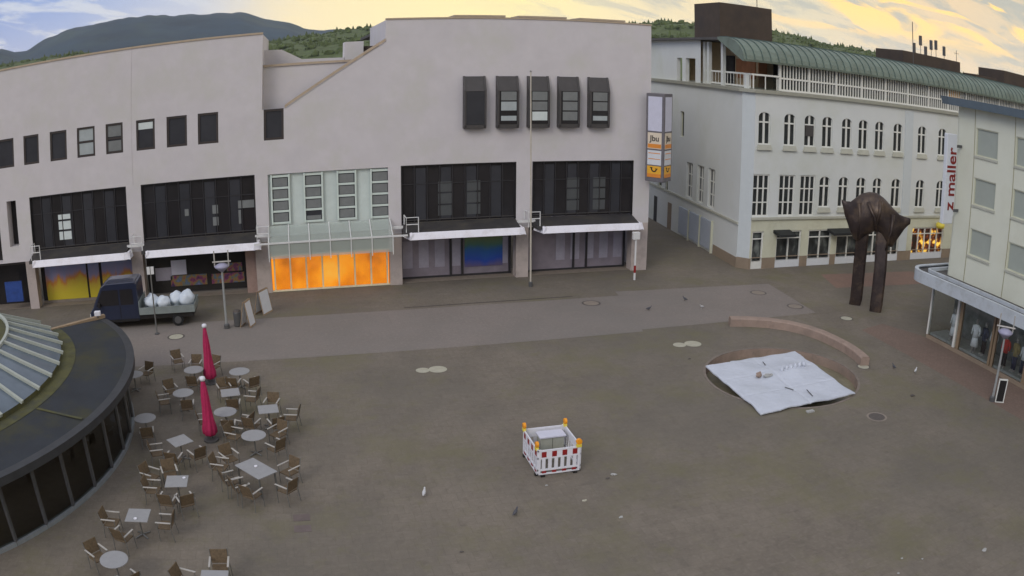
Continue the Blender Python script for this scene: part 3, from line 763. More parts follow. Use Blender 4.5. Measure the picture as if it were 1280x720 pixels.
# antennas
mb = MB(); mb.tube([(49.2, 52, 15.4), (49.2, 52, 19.4)], .04, 6); mb.build('antenna_mast', 'greymetal', house)
for k, (x, h) in enumerate(((50.3, 17.6), (51.2, 18.4), (51.9, 17.5), (52.7, 18.2), (53.4, 18.3), (54.6, 17.9), (56.5, 17.8))):
    mb = MB(); mb.tube([(x, 53, 16.6 if x < 56 else 15.38), (x, 53, h)], .03, 6)
    if x < 56: mb.box(x-.13, x+.13, 52.9, 53.1, h-.9, h)
    else: mb.tube([(x-.4, 53, h-.3), (x+.4, 53, h-.3)], .02, 5)
    mb.build('antenna', 'greymetal', house)
mb = MB(); mb.tube([(32.6, 52.5, 18.1), (32.6, 52.5, 18.9)], .03, 6); mb.build('antenna', 'greymetal', house)

# ================================================================== RIGHT OFFICE BUILDING
XN = 31.9
TN = lambda u, v, w: (XN+w, u, v)
nb = empty('office_building', (37, 18, 0), 'ivory office block with closed grey shutters above a shop with a pale canopy', 'building')
rows = ((10.3, 11.75), (7.75, 9.15), (5.1, 6.5)); cols = [(26.5, 28.25), (23.4, 25.15), (20.2, 21.95), (17, 18.75), (13.9, 15.6), (10.8, 12.5), (7.6, 9.3)]
HN = [(a, b, c, d) for a, b in cols for c, d in rows]
mb = MB(TN); wall(mb, 2, 29.6, 3.4, 12.7, HN, .12); mb.build('wall', 'nbwall', nb)
mb = MB()
pts = [(XN+.35*(1-math.cos(t)), 29.6+.35*math.sin(t)) for t in [R(90)*k/8 for k in range(9)]]
mb.loft([[(x, y, z) for x, y in pts]+[(XN+.34, 29.3, z)] for z in (3.4, 12.7)]); mb.box(XN+.35, 42, 29.0, 29.95, 3.4, 12.7)
mb.build('rounded_corner', 'nbwall', nb, smooth=False)
for a, b, c, d in HN:
    frame_window(TN, nb, a, b, c, d, .1, 'rblow', 'shutter', 1, 1, .06)
    MB(TN).box(a-.05, b+.05, c-.12, c-.002, -.06, .0).build('sill', 'trim', nb)
mb = MB(TN)
for u in [28.33+k*-3.15 for k in range(9)]: mb.box(u, u+.05, 3.4, 12.69, -.012, -.001)
mb.build('wall_joint', 'joint', nb)
MB().prism([(31.3, 2, 12.7), (31.3, 29.9, 12.7), (31.7, 30.9, 12.7), (44, 30.9, 12.7), (44, 2, 12.7)], [(31.2, 2, 13.12), (31.2, 30, 13.12), (31.65, 31.05, 13.12), (44, 31.05, 13.12), (44, 2, 13.12)]).build('roof', 'slate', nb)
# canopy
def canring(e, z): 
    P = [(30.15+e, 1, z), (30.15+e, 30.3, z)]
    for k in range(1, 9):
        t = R(90)*k/8; P.append((31.3+e*0-(1.15-e)*math.cos(t), 30.3+(1.15-e)*math.sin(t), z))
    P += [(45, 31.45-e, z), (45, 1, z)]
    return P
mb = MB(); mb.prism(canring(0, 3.2), canring(0, 3.62)); mb.build('canopy', 'roofgrey', nb)
def fascia_strip(e0, e1, z0, z1, mm, nm):
    A, B, C_, D = canring(e0, z0)[:11], canring(e1, z0)[:11], canring(e1, z1)[:11], canring(e0, z1)[:11]
    mb = MB(); n = len(A); P = A+B+C_+D; F = []
    for k in range(n-1):
        for i in range(4): F.append([i*n+k, i*n+k+1, ((i+1) % 4)*n+k+1, ((i+1) % 4)*n+k])
    mb.add(P, F); return mb.build(nm, mm, nb)
fascia_strip(-.06, -.002, 3.16, 3.72, 'canopy', 'canopy_fascia')
fascia_strip(-.06, .16, 3.722, 3.78, 'canopy', 'canopy_edge')
fascia_strip(.75, .9, 3.63, 3.8, 'canopy', 'canopy_curb')
mb = MB()
for k in range(14):
    y = 28.6-k*1.9; mb.box(31.2, 31.5, y-1.3, y, 3.63, 3.68)
mb.build('canopy_grating', 'iron', nb)
# shop
XG = 31.35
MB().box(XG+.02, 45, 2, 30.25, 0, .02).build('shop_floor', mat('pale_shop_floor', (.4, .39, .36), .5, .1), nb)
MB().box(XG+.2, 35.5, 2, 30.1, 3.12, 3.19).build('shop_ceiling', 'whitemetal', nb)
MB().box(33.4, 33.5, 2, 30.2, .02, 3.19).build('shop_back_wall', mat('shop_wall', (.26, .28, .26), .9, .4, 1.5), nb)
MB().box(XG-.04, XG+.1, 2, 30.3, 0, .22).build('shop_plinth', 'rbplinth', nb); MB().box(XG+.11, 44, 30.2, 30.32, 0, .22).build('shop_plinth', 'rbplinth', nb)
for y0, y1 in ((28.0, 30.2), (25.0, 27.5), (22.2, 24.6), (19.2, 21.8), (16, 18.8), (12.5, 15.6), (8.5, 12.1)):
    o = MB().box(XG, XG+.02, y0, y1, .22, 3.19).build('shop_pane', 'shopglass', nb)
MB().box(XG+.1, 40, 30.24, 30.26, .22, 3.19).build('shop_pane', 'shopglass', nb)
for y0, y1, mm in ((30.2, 30.3, 'whiteframe'), (27.85, 28.0, 'whiteframe'), (27.5, 27.72, 'brownpost'), (24.85, 25.0, 'brownpost'), (24.6, 24.75, 'brownpost'), (21.95, 22.2, 'brownpost'), (18.8, 19.2, 'brownpost'), (15.6, 16, 'brownpost'), (12.1, 12.5, 'brownpost')):
    MB().box(XG-.05, XG+.12, y0, y1, .22, 3.19).build('shop_post', mm, nb)
MB().box(XG+.1, XG+1.6, 2, 30.1, .02, .35).build('display_plinth', mat('display_floor', (.36, .38, .35), .7, .2), nb)
# vertical shop sign
vs = empty('blade_sign', (31.85, 29.4, 6.6), 'tall white vertical sign reading z maller in dark red', 'sign')
MB().box(-1.35, -.5, -.14, .14, -.1, 4.6).build('sign_body', 'signwhite', vs, local=True, bevel=.04)
MB().box(-.5, .04, -.05, .05, .5, .65).build('bracket', 'greymetal', vs, local=True); MB().box(-.5, .04, -.05, .05, 3.9, 4.05).build('bracket', 'greymetal', vs, local=True)
text_mesh('lettering', 'z maller', 1.02, 'redtext', vs, Matrix.Translation((-.87, -.15, 2.25)) @ Matrix.Rotation(R(90), 4, 'X') @ Matrix.Rotation(R(90), 4, 'Z'), .01)

# mannequins
def mannequin(x, y, rz, top, legs, label, skirt=False):
    e = empty('mannequin', (x, y, .35), label, 'mannequin', None, rz)
    b = MB()
    for s in (-1, 1):
        b.tube([(s*.1, 0, .02), (s*.1, .01, .45), (s*.08, 0, .85)], .05, 8, .085)
        b.box(s*.1-.04, s*.1+.04, -.05, .17, 0, .06)
        b.tube([(s*.19, 0, 1.38), (s*.26, -.02, 1.1), (s*.25, .1, .86)], .045, 6, .03)
    b.loft([[(rx*math.cos(t), ry*math.sin(t), z) for t in [2*math.pi*k/12 for k in range(12)]] for rx, ry, z in ((.14, .1, .8), (.165, .11, .9), (.13, .09, 1.08), (.18, .11, 1.3), (.17, .1, 1.4), (.055, .055, 1.45), (.05, .05, 1.52))])
    b.blob((0, .01, 1.63), (.085, .1, .125), 1, 0, 10, 8)
    b.build('figure', 'skin', e, local=True, smooth=True)
    t = MB(); t.loft([[(rx*math.cos(a), ry*math.sin(a), z) for a in [2*math.pi*k/14 for k in range(14)]] for rx, ry, z in ((.2, .14, .78), (.17, .125, 1.05), (.215, .145, 1.3), (.2, .12, 1.42), (.08, .07, 1.46))])
    for s in (-1, 1): t.tube([(s*.2, 0, 1.38), (s*.275, -.02, 1.1), (s*.265, .08, .92)], .07, 8, .055)
    t.build('jacket', top, e, local=True, smooth=True)
    g = MB()
    if skirt: g.loft([[(rx*math.cos(a), rx*.75*math.sin(a), z) for a in [2*math.pi*k/14 for k in range(14)]] for rx, z in ((.27, .3), (.22, .6), (.16, .92))])
    else:
        for s in (-1, 1): g.tube([(s*.1, 0, .1), (s*.1, .01, .5), (s*.085, 0, .9)], .075, 8, .1)
    g.build('skirt' if skirt else 'trousers', legs, e, local=True, smooth=True)
cl = lambda n, c: mat(n, c, .85, .15, 8)
cW, cR, cB, cN, cY = cl('white_cloth', (.8, .83, .82)), cl('red_cloth', (.55, .05, .04)), cl('black_cloth', (.015, .015, .018)), cl('navy_cloth', (.04, .05, .09)), cl('tan_cloth', (.3, .24, .1))
mannequin(31.75, 26.6, R(100), cW, cW, 'mannequin in long white dress in the wide shop window', True)
mannequin(31.95, 26.0, R(80), cN, cB, 'mannequin in navy jacket right beside the white-dressed mannequin')
mannequin(32.0, 25.3, R(90), cW, cB, 'mannequin in pale top near the right end of the wide window')
mannequin(31.75, 24.1, R(100), cR, cB, 'mannequin in red jacket behind the street lamp')
mannequin(31.9, 23.4, R(80), cY, cN, 'mannequin in tan jacket to the right of the red-jacketed one')
mannequin(31.95, 22.75, R(90), cW, cN, 'mannequin in white top and navy trousers near the right post')
mannequin(31.8, 28.5, R(90), cW, cW, 'mannequin all in white in the corner pane of the shop', True)

# ================================================================== CAFE PAVILION
CX, CY, RR, RG, ZR = -18.9, 27.8, 12.0, 11.5, 2.6
cafe = empty('cafe_pavilion', (CX, CY, 0), 'round glass cafe pavilion with dark mossy roof and ring skylight', 'building')
A0, A1 = R(-80), math.atan2(35.4-CY, -9.8-CX)
def arc(r, z, a0=A0, a1=A1, n=60): return [(CX+r*math.cos(a0+(a1-a0)*k/n), CY+r*math.sin(a0+(a1-a0)*k/n), z) for k in range(n+1)]
def band(mb, A, B):
    n = len(A)
    mb.add(A+B, [[k, k+1, n+k+1, n+k] for k in range(n-1)])
mb = MB(); band(mb, arc(RR-.35, ZR+.02), arc(9.4, ZR+.14)); band(mb, arc(9.4, ZR+.14), arc(8.4, ZR+.16)); mb.build('roof', 'cafroof', cafe)
mb = MB(); band(mb, arc(RR-.35, ZR+.02), arc(RR, ZR)); band(mb, arc(RR, ZR), arc(RR, ZR-.28)); band(mb, arc(RR, ZR-.28), arc(RG-.3, ZR-.28)); mb.build('roof_rim', mat('dark_rim', (.04, .042, .045), .6, .2, 2), cafe)
mb = MB(); band(mb, arc(9.35, ZR+.155), arc(8.6, ZR+.168)); mb.build('gutter', 'cafmoss', cafe)
mb = MB()
for aa in (R(-20), R(-52)):
    p = lambda r, a: Vector((CX+r*math.cos(a), CY+r*math.sin(a), ZR+.04+(RR-r)/3*.12+.012))
    mb.bar(p(11.6, aa), p(9.4, aa), .12, .02)
mb.build('roof_joint', 'cafmoss', cafe)
for k in range(17):
    a = A0+(A1-A0)*k/16; a2 = A0+(A1-A0)*(k+1)/16
    p = (CX+RG*math.cos(a), CY+RG*math.sin(a))
    MB().bar((*p, 0), (*p, ZR-.28), .1, .16).build('post', 'greymetal', cafe)
    if k < 16:
        mb = MB(); band(mb, arc(RG-.02, .14, a, a2, 4), arc(RG-.02, ZR-.28, a, a2, 4)); mb.build('glass_pane', 'cafglass', cafe)
mb = MB(); A, B = arc(RG+.08, 0), arc(RG+.08, .14); band(mb, A, B); band(mb, B, arc(RG-.12, .14)); mb.build('sill_ring', mat('pale_sill', (.22, .24, .25), .5), cafe)
mb = MB(); band(mb, arc(RG-.15, .02), arc(2, .02)); mb.build('floor', mat('cafe_floor', (.16, .125, .09), .6), cafe)
mb = MB(); band(mb, arc(7.5, .02), arc(7.5, ZR-.02)); mb.build('core_wall', mat('cafe_wall', (.12, .09, .07), .8, .3), cafe)
# straight end wall with wooden coping
pe = Vector((CX+RR*math.cos(A1), CY+RR*math.sin(A1), 0)); pd = (Vector((-12.9, 33.2, 0))-pe).normalized()
q1 = pe+pd*9
MB().bar((pe.x, pe.y, ZR+.1), (q1.x, q1.y, ZR+.1), .22, .14).build('coping', 'wood', cafe)
MB().bar((pe.x, pe.y, 1.28), (q1.x, q1.y, 1.28), .08, 2.4).build('end_wall', mat('end_wall', (.09, .07, .055), .8, .2), cafe)
# skylight
mb = MB(); band(mb, arc(8.7, ZR+.35, A0, A1+.12), arc(6.3, ZR+1.35, A0, A1+.12)); mb.build('skylight_glazing', 'skyglass', cafe)
mb = MB(); band(mb, arc(8.7, ZR+.12, A0, A1+.12), arc(8.7, ZR+.35, A0, A1+.12)); band(mb, arc(6.3, ZR+1.35, A0, A1+.12), arc(5.0, ZR+1.36, A0, A1+.12)); band(mb, arc(5.0, ZR+1.36, A0, A1+.12), arc(5.0, ZR+.1, A0, A1+.12)); mb.build('skylight_curb', 'cafmoss', cafe)
for k in range(16):
    a = A0+(A1+.12-A0)*k/15
    f = lambda r, z: (CX+r*math.cos(a), CY+r*math.sin(a), z)
    MB().bar(f(8.8, ZR+.36), f(6.25, ZR+1.42), .13, .12).build('skylight_bar', 'bar', cafe)
mb = MB(); pts = arc(6.25, ZR+1.42, A0, A1+.12, 30)
for i in range(30): mb.bar(pts[i], pts[i+1], .14, .12)
mb.build('skylight_ridge', 'bar', cafe)
fl = empty('floodlight', (-9.95, 35.15, ZR+.1), 'small white floodlight on the end of the cafe roof', 'lamp')
MB().box(-.16, .16, -.1, .1, .12, .34).build('lamp_head', 'plasticwhite', fl, local=True, bevel=.03); MB().tube([(0, 0, 0), (0, 0, .13)], .03, 6).build('bracket', 'greymetal', fl, local=True)

# ================================================================== FOUNTAIN
FX, FY_ = 20.03, 28.45
ft = empty('fountain_basin', (FX, FY_, 0), 'round sunken stone fountain basin in the plaza', 'fountain')
MB().lathe([(3.6, -.002), (3.6, -.6)], (0, 0), 64, False).build('basin_wall', 'stone', ft, local=True)
mb = MB(); n = 64
mb.loft([[(r*math.cos(2*math.pi*k/n), r*math.sin(2*math.pi*k/n), z) for k in range(n)] for r, z in ((3.602, -.3), (3.602, .012), (3.72, .012), (3.72, .0))], False); mb.build('rim', 'rimstone', ft, local=True)
MB().poly([(3.6*math.cos(2*math.pi*k/n), 3.6*math.sin(2*math.pi*k/n), -.45) for k in range(n)]).build('basin_floor', 'basin', ft, local=True)
# cover of white boards
def cover():
    c = [Vector((17.0, 30.55)), Vector((22.2, 30.8)), Vector((21.9, 25.2)), Vector((16.75, 25.0))]
    mb = MB(); N_ = 44; P = []; F = []
    for j in range(N_+1):
        for i in range(N_+1):
            u, v = i/N_, j/N_
            p = (c[0]*(1-u)+c[1]*u)*(1-v)+(c[3]*(1-u)+c[2]*u)*v
            z = .12+.05*noise.noise(Vector((p.x*.9, p.y*.9, 3)))+.015*abs(noise.noise(Vector((p.x*1.6, p.y*2.6, 9))))+.012*noise.noise(Vector((p.x*5, p.y*5, 2)))
            z += .16*math.exp(-((p.x-20.3)**2/1.6+(p.y-28.6)**2/.5))
            if i % 22 == 0 or j % 15 == 0: z -= .02
            e = .07*noise.noise(Vector((p.x*1.3, p.y*1.3, 1)))
            if j == 0 and u < .27: p = p+Vector((0, -.22))
            if i in (0, N_): p = p+Vector((e*1.3, 0))
            if j in (0, N_): p = p+Vector((0, e*1.6))
            P.append((p.x, p.y, z))
    top = len(P)
    P += [(x, y, z-.05) for x, y, z in P]
    for j in range(N_):
        for i in range(N_):
            a = j*(N_+1)+i; F.append([a, a+1, a+N_+2, a+N_+1]); F.append([top+a+N_+1, top+a+N_+2, top+a+1, top+a])
    for i in range(N_):
        for a, b in ((i, i+1), (N_*(N_+1)+i, N_*(N_+1)+i+1), (i*(N_+1), (i+1)*(N_+1)), (i*(N_+1)+N_, (i+1)*(N_+1)+N_)):
            F.append([a, b, top+b, top+a])
    mb.add(P, F); return mb
o = cover().build('cover_sheet', 'sheet'); tag(o, 'large white crumpled cover sheet laid over the sunken fountain', 'cover')
b = MB()
for k in range(4): b.box(17.6+k*1.2, 17.75+k*1.2, 25.5, 30.6, -.1, .05)
b.build('support_beam', 'wood', ft)
for k in range(6):
    tag(MB().blob((19.9+k*.28, 28.45+.05*k, .30), (.09, .12, .14), k, .2, 8, 6).build('water_jet_cap', 'sheet', smooth=True), 'white pointed bulge, number %s from the left in the row on the fountain cover' % ['one', 'two', 'three', 'four', 'five', 'six'][k], 'cap', 'row of white bulges on the fountain cover')
tag(MB().blob((18.6, 28.35, .24), (.16, .12, .13), 5, .3).build('stone_lump', 'stone'), 'brown stone weighing down the left of the fountain cover', 'stone')
tag(MB().blob((19.0, 28.2, .22), (.25, .12, .08), 3, .4).build('crumpled_paper', 'paper'), 'crumpled white paper beside the brown stone on the fountain cover', 'paper')
def stick(name, p, q, r, m_, lab, cat): tag(MB().tube([p, q], r, 6).build(name, m_), lab, cat)
stick('wooden_batten', (19.1, 26.9, .16), (19.3, 26.5, .16), .02, 'greymetal', 'short dark batten on the front of the fountain cover', 'batten')
stick('wooden_batten', (19.9, 26.3, .16), (19.75, 25.6, .16), .02, 'greymetal', 'longer dark batten near the front edge of the fountain cover', 'batten')
stick('wooden_batten', (19.75, 29.9, .17), (19.65, 29.5, .17), .02, 'greymetal', 'dark batten at the back of the fountain cover', 'batten')
tag(MB().box(18.75, 19.1, 24.45, 24.62, .0, .06).build('paper_scrap', 'paper'), 'flat white scrap lying at the near edge of the fountain', 'litter')

# curved stone bench
inner = [(21.05, 35.42), (21.9, 35.15), (22.9, 34.65), (23.7, 33.95), (24.25, 33.1), (24.6, 32.1), (24.75, 31), (24.8, 29.9), (24.68, 28.9), (24.5, 28.15)]
mb = MB(); rings = []
for i, p in enumerate(inner):
    a = Vector(inner[max(i-1, 0)]); b = Vector(inner[min(i+1, len(inner)-1)]); d = (b-a).normalized(); nrm = Vector((-d.y, d.x))
    p = Vector(p); o_ = p+nrm*.5
    rings.append([(p.x, p.y, 0), (o_.x, o_.y, 0), (o_.x, o_.y, .38), (o_.x-nrm.x*.06, o_.y-nrm.y*.06, .44), (p.x+nrm.x*.06, p.y+nrm.y*.06, .44), (p.x, p.y, .38)])
mb.loft(rings); o = mb.build('curved_bench', 'stone'); tag(o, 'long curved red-brown stone bench behind the covered fountain', 'bench')

# ================================================================== SCULPTURE
sc = empty('sculpture', (31.3, 36.25, 0), 'tall dark bronze sculpture on two legs with winged top', 'sculpture')
ud = Vector((.757, -.653)); vd = Vector((.653, .757))
S = lambda u, w, z: (31.3+ud.x*u+vd.x*w, 36.25+ud.y*u+vd.y*w, z)
head = [(-1.95, 6.18, 6.02, .04), (-1.72, 6.1, 5.25, .14), (-1.42, 6.14, 4.6, .28), (-1.12, 6.42, 4.05, .42), (-.8, 6.7, 3.9, .58), (-.4, 6.84, 4.25, .7), (.1, 6.84, 4.6, .72), (.5, 6.62, 4.35, .7), (.9, 6.3, 3.85, .6), (1.2, 6.0, 3.8, .48), (1.5, 5.78, 4.4, .32), (1.8, 5.72, 4.95, .22), (2.02, 5.7, 5.2, .13), (2.16, 5.6, 5.3, .05)]
def interp(tab, n):
    out = []
    for k in range(n):
        t = k/(n-1)*(len(tab)-1); i = min(int(t), len(tab)-2); f_ = t-i; f_ = f_*f_*(3-2*f_)*.5+f_*.5
        out.append([a+(b-a)*f_ for a, b in zip(tab[i], tab[i+1])])
    return out
rings = []
for u, zt, zb, d in interp(head, 40):
    u *= 1.1
    ring = []; c, h = (zt+zb)/2, (zt-zb)/2
    for k in range(28):
        t = 2*math.pi*k/28
        w_ = d*math.cos(t); z = c+h*math.sin(t)
        fold = 1+.13*math.sin(u*2.6+z*.9)*(.6+.4*math.cos(t))
        q = Vector((u, w_, z)); g = noise.noise(q*1.3)*.12
        ring.append(S(u+g*.5, w_*fold+g, z+noise.noise(q*1.2+Vector((5, 5, 5)))*.06))
    rings.append(ring)
mb = MB(); mb.loft(rings); mb.build('winged_top', 'bronze', sc, smooth=True)
def leg(pts, wid, dep):
    rings = []
    for (x, y, z), k in zip(pts, range(len(pts))):
        f_ = 1.0 if k else .92
        rings.append([(x+ud.x*a*wid*f_+vd.x*b*dep, y+ud.y*a*wid*f_+vd.y*b*dep, z) for a, b in ((-.5, -.35), (-.35, -.5), (.35, -.5), (.5, -.35), (.5, .35), (.35, .5), (-.35, .5), (-.5, .35))])
    MB().loft(rings).build('leg', 'bronze', sc, smooth=False)
leg([(30.95, 36.95, 0), (30.98, 36.9, .4), (30.95, 36.9, 2.5), (30.85, 36.75, 4.0), (30.85, 36.7, 4.8)], .8, .45)
leg([(31.4, 35.35, 0), (31.42, 35.35, .4), (31.55, 35.5, 2.5), (31.65, 35.7, 4.0), (31.7, 35.8, 4.8)], .82, .45)
for (u0, u1, z0, z1, w_) in ((-1.0, -.95, 6.2, 4.2, -.5), (1.2, .9, 5.8, 3.7, -.58), (-.45, .25, 6.35, 4.7, -.78), (.35, .1, 6.5, 5.0, -.8)):
    MB().tube([S(u0, w_*.9, z0), S((u0+u1)/2+.1, w_*1.12, (z0+z1)/2), S(u1, w_, z1)], .13, 8, .06).build('fold', 'bronze', sc, smooth=True)

# ================================================================== TABLES AND CHAIRS
def make_chair():
    e = empty('armchair', (0, 0, 0), 'chair', 'chair', 'brown wicker armchairs on the cafe terrace')
    MB().box(-.24, .24, -.22, .24, .42, .46).build('seat', 'wicker', e, local=True, bevel=.015)
    mb = MB(); mb.prism([(-.24, -.23, .5), (.24, -.23, .5), (.24, -.2, .5), (-.24, -.2, .5)], [(-.25, -.33, .9), (.25, -.33, .9), (.25, -.3, .9), (-.25, -.3, .9)])
    mb.build('backrest', 'wicker', e, local=True, bevel=.01)
    for sx in (-1, 1):
        MB().tube([(sx*.27, .22, 0), (sx*.27, .22, .66)], .014, 6).build('leg', 'alu', e, local=True)
        MB().tube([(sx*.27, -.28, 0), (sx*.265, -.22, .45), (sx*.26, -.34, .92)], .014, 6).build('leg', 'alu', e, local=True)
        MB().box(sx*.27-.03, sx*.27+.03, -.27, .26, .66, .69).build('armrest', 'armrest', e, local=True, bevel=.01)
    return e
def make_table(kind):
    e = empty('cafe_table', (0, 0, 0), 'table', 'table', 'grey tables on the cafe terrace')
    if kind == 'round': MB().lathe([(.44, .715), (.46, .72), (.46, .74), (.45, .745)], n=32).build('tabletop', 'tabletop', e, local=True)
    elif kind == 'square': MB().box(-.39, .39, -.39, .39, .715, .745).build('tabletop', 'tabletop', e, local=True, bevel=.008)
    else: MB().box(-.68, .68, -.4, .4, .715, .745).build('tabletop', 'tabletop', e, local=True, bevel=.008)
    if kind == 'long':
        for sx in (-1, 1):
            for sy in (-1, 1): MB().bar((sx*.6, sy*.33, 0), (sx*.6, sy*.33, .715), .045).build('leg', 'alu', e, local=True)
    else:
        MB().tube([(0, 0, .04), (0, 0, .715)], .03, 8).build('pedestal', 'alu', e, local=True)
        for k in range(4):
            a = math.pi/4+k*math.pi/2; MB().bar((0, 0, .06), (.3*math.cos(a), .3*math.sin(a), .02), .04, .03).build('foot', 'alu', e, local=True)
    return e
tabs = [
 (-5.1, 33.2, 'round', 0, 'round grey table behind the far magenta parasol'),
 (-2.97, 32.7, 'round', 0, 'round grey table farthest right in the back row of the terrace'),
 (-5.3, 30.6, 'round', 0, 'round grey table left of the far magenta parasol'),
 (-3.25, 30.4, 'square', 8, 'square grey table right of the far magenta parasol'),
 (-3.35, 28.5, 'round', 0, 'round grey table touching the right side of the near magenta parasol'),
 (-1.65, 28.55, 'square', 5, 'square grey table farthest right on the terrace'),
 (-6.65, 28.2, 'round', 0, 'round grey table closest to the cafe glass'),
 (-2.17, 26.3, 'round', 0, 'round grey table just behind the long table'),
 (-4.95, 26.1, 'square', 35, 'square grey table turned cornerwise left of the near parasol'),
 (-4.75, 23.03, 'square', 0, 'square grey table in the middle of the near-left group'),
 (-2.05, 23.75, 'long', -52, 'long rectangular grey table on the near side of the terrace'),
 (-5.85, 20.85, 'square', -3, 'square grey table between the cafe glass and the photo bottom'),
 (-6.3, 18.35, 'round', 0, 'round grey table nearest the camera at lower left'),
 (-3.2, 17.45, 'square', -3, 'square grey table cut by the bottom edge of the photo'),
 (-7.96, 32.95, 'round', 0, 'round grey table at the back by the roof edge of the cafe')]
chairs = [(-6.14, 35.19, 0), (-5.15, 34.4, 0), (-4.3, 34.2, 0), (-5.05, 32.3, 0), (-3.2, 31.85, 1), (-2.4, 31.8, 1), (-6.0, 31.5, 2), (-6.15, 30.4, 2), (-5.05, 29.75, 2), (-3.6, 31.4, 3), (-3.1, 29.6, 3), (-2.35, 30.3, 3), (-4.2, 28.3, 4), (-2.55, 27.95, 4), (-3.2, 27.65, 4), (-1.53, 29.5, 5), (-.75, 28.3, 5), (-2.3, 27.75, 5), (-1.35, 27.65, 5), (-6.45, 27.25, 6), (-1.3, 26.9, 7), (-1.38, 25.75, 7), (-2.95, 26.9, 7), (-5.1, 25.1, 8), (-4.25, 25.4, 8), (-5.85, 25.75, 8), (-5.15, 24.05, 9), (-5.85, 23.9, 9), (-5.65, 23.0, 9), (-5.0, 22.15, 9), (-4.4, 22.1, 9), (-3.05, 25.1, 10), (-3.35, 24.5, 10), (-2.95, 23.45, 10), (-2.6, 22.95, 10), (-2.2, 22.5, 10), (-.95, 23.95, 10), (-1.05, 22.75, 10), (-6.85, 20.9, 11), (-6.3, 20.0, 11), (-4.95, 20.75, 11), (-7.0, 18.9, 12), (-5.75, 17.6, 12), (-3.1, 18.35, 13), (-4.1, 17.7, 13), (-7.5, 33.8, 14)]
proto = {}
for (x, y, k, a, lab) in tabs:
    if k not in proto: t = proto[k] = make_table(k)
    else: t = copy_tree(proto[k])
    t.location = (x, y, 0); t.rotation_euler = (0, 0, R(a)); t['label'] = lab
    if k == 'long': t['category'] = 'table'
short = ['round table behind the far parasol', 'rightmost round table of the back row', 'round table left of the far parasol', 'square table right of the far parasol', 'round table touching the near parasol', 'rightmost square table', 'round table at the cafe glass', 'round table behind the long table', 'cornerwise square table', 'middle near-left square table', 'long table', 'square table by the cafe glass', 'nearest round table', 'square table cut by the photo bottom', 'backmost round table by the cafe roof']
pc = None; used = {}
for (x, y, ti) in chairs:
    if pc is None: c = pc = make_chair()
    else: c = copy_tree(pc)
    tx, ty = tabs[ti][0], tabs[ti][1]
    if ti == 10:
        d = Vector((math.cos(R(-52)), math.sin(R(-52)))); tt = max(-.5, min(.5, (Vector((x, y))-Vector((tx, ty))).dot(d))); tx, ty = tx+d.x*tt, ty+d.y*tt
    a = math.atan2(ty-y, tx-x)-math.pi/2+random.uniform(-.25, .25)
    c.location = (x, y, 0); c.rotation_euler = (0, 0, a)
    # viewing-relative side word, keyed to table centre
    v = Vector((tabs[ti][0], tabs[ti][1])).normalized(); r_ = Vector((v.y, -v.x)); dlt = Vector((x-tabs[ti][0], y-tabs[ti][1]))
    ax, az = dlt.dot(r_), dlt.dot(v)
    side = []
    if abs(az) > .35: side.append('far' if az > 0 else 'near')
    if abs(ax) > .35: side.append('right' if ax > 0 else 'left')
    side = '-'.join(side) or 'near'
    lab = 'brown wicker armchair at the %s side of the %s' % (side, short[ti])
    k = used.get(lab, 0); used[lab] = k+1
    if k: lab = ('second ' if k == 1 else 'third ')+lab[:-0 or None]+', further right'
    c['label'] = lab

for (x, y, lab) in ((-4.5, 23.2, 'small white ashtray on the middle near-left square table'), (-2.05, 23.85, 'small white ashtray in the centre of the long table'), (-5.9, 20.6, 'small white ashtray on the square table by the cafe glass')):
    e = empty('ashtray', (x, y, .745), lab, 'ashtray')
    MB().lathe([(.03, 0), (.055, .005), (.06, .035), (.045, .03), (.02, .01)], n=14).build('bowl', 'plasticwhite', e, local=True)
# parasols
for i, (x, y, h) in enumerate(((-3.95, 27.6, 2.45), (-4.4, 33.4, 2.6))):
    e = empty('closed_parasol', (x, y, 0), ['near closed magenta parasol standing among the terrace tables', 'far closed magenta parasol behind the near one'][i], 'parasol', 'closed magenta parasols')
    MB().lathe([(.3, 0), (.3, .07), (.05, .1)], n=20).build('base', 'greymetal', e, local=True)
    MB().tube([(0, 0, .05), (0, 0, h)], .025, 8).build('pole', 'alu', e, local=True)
    mb = MB(); rings = []
    for z, r in ((.22, .16), (.3, .26), (.5, .27), (.8, .21), (1.2, .18), (1.7, .15), (2.1, .11), (h-.08, .06), (h-.02, .03)):
        rings.append([(r*(1+.13*math.cos(8*t))*math.cos(t+z*.4), r*(1+.13*math.cos(8*t))*math.sin(t+z*.4), z) for t in [2*math.pi*k/32 for k in range(32)]])
    mb.loft(rings).build('canopy', 'magenta', e, local=True, smooth=True)
    MB().lathe([(.09, h-.08), (.12, h-.02), (.1, h+.06), (.02, h+.09)], n=16).build('cap', 'plasticwhite', e, local=True, smooth=True)

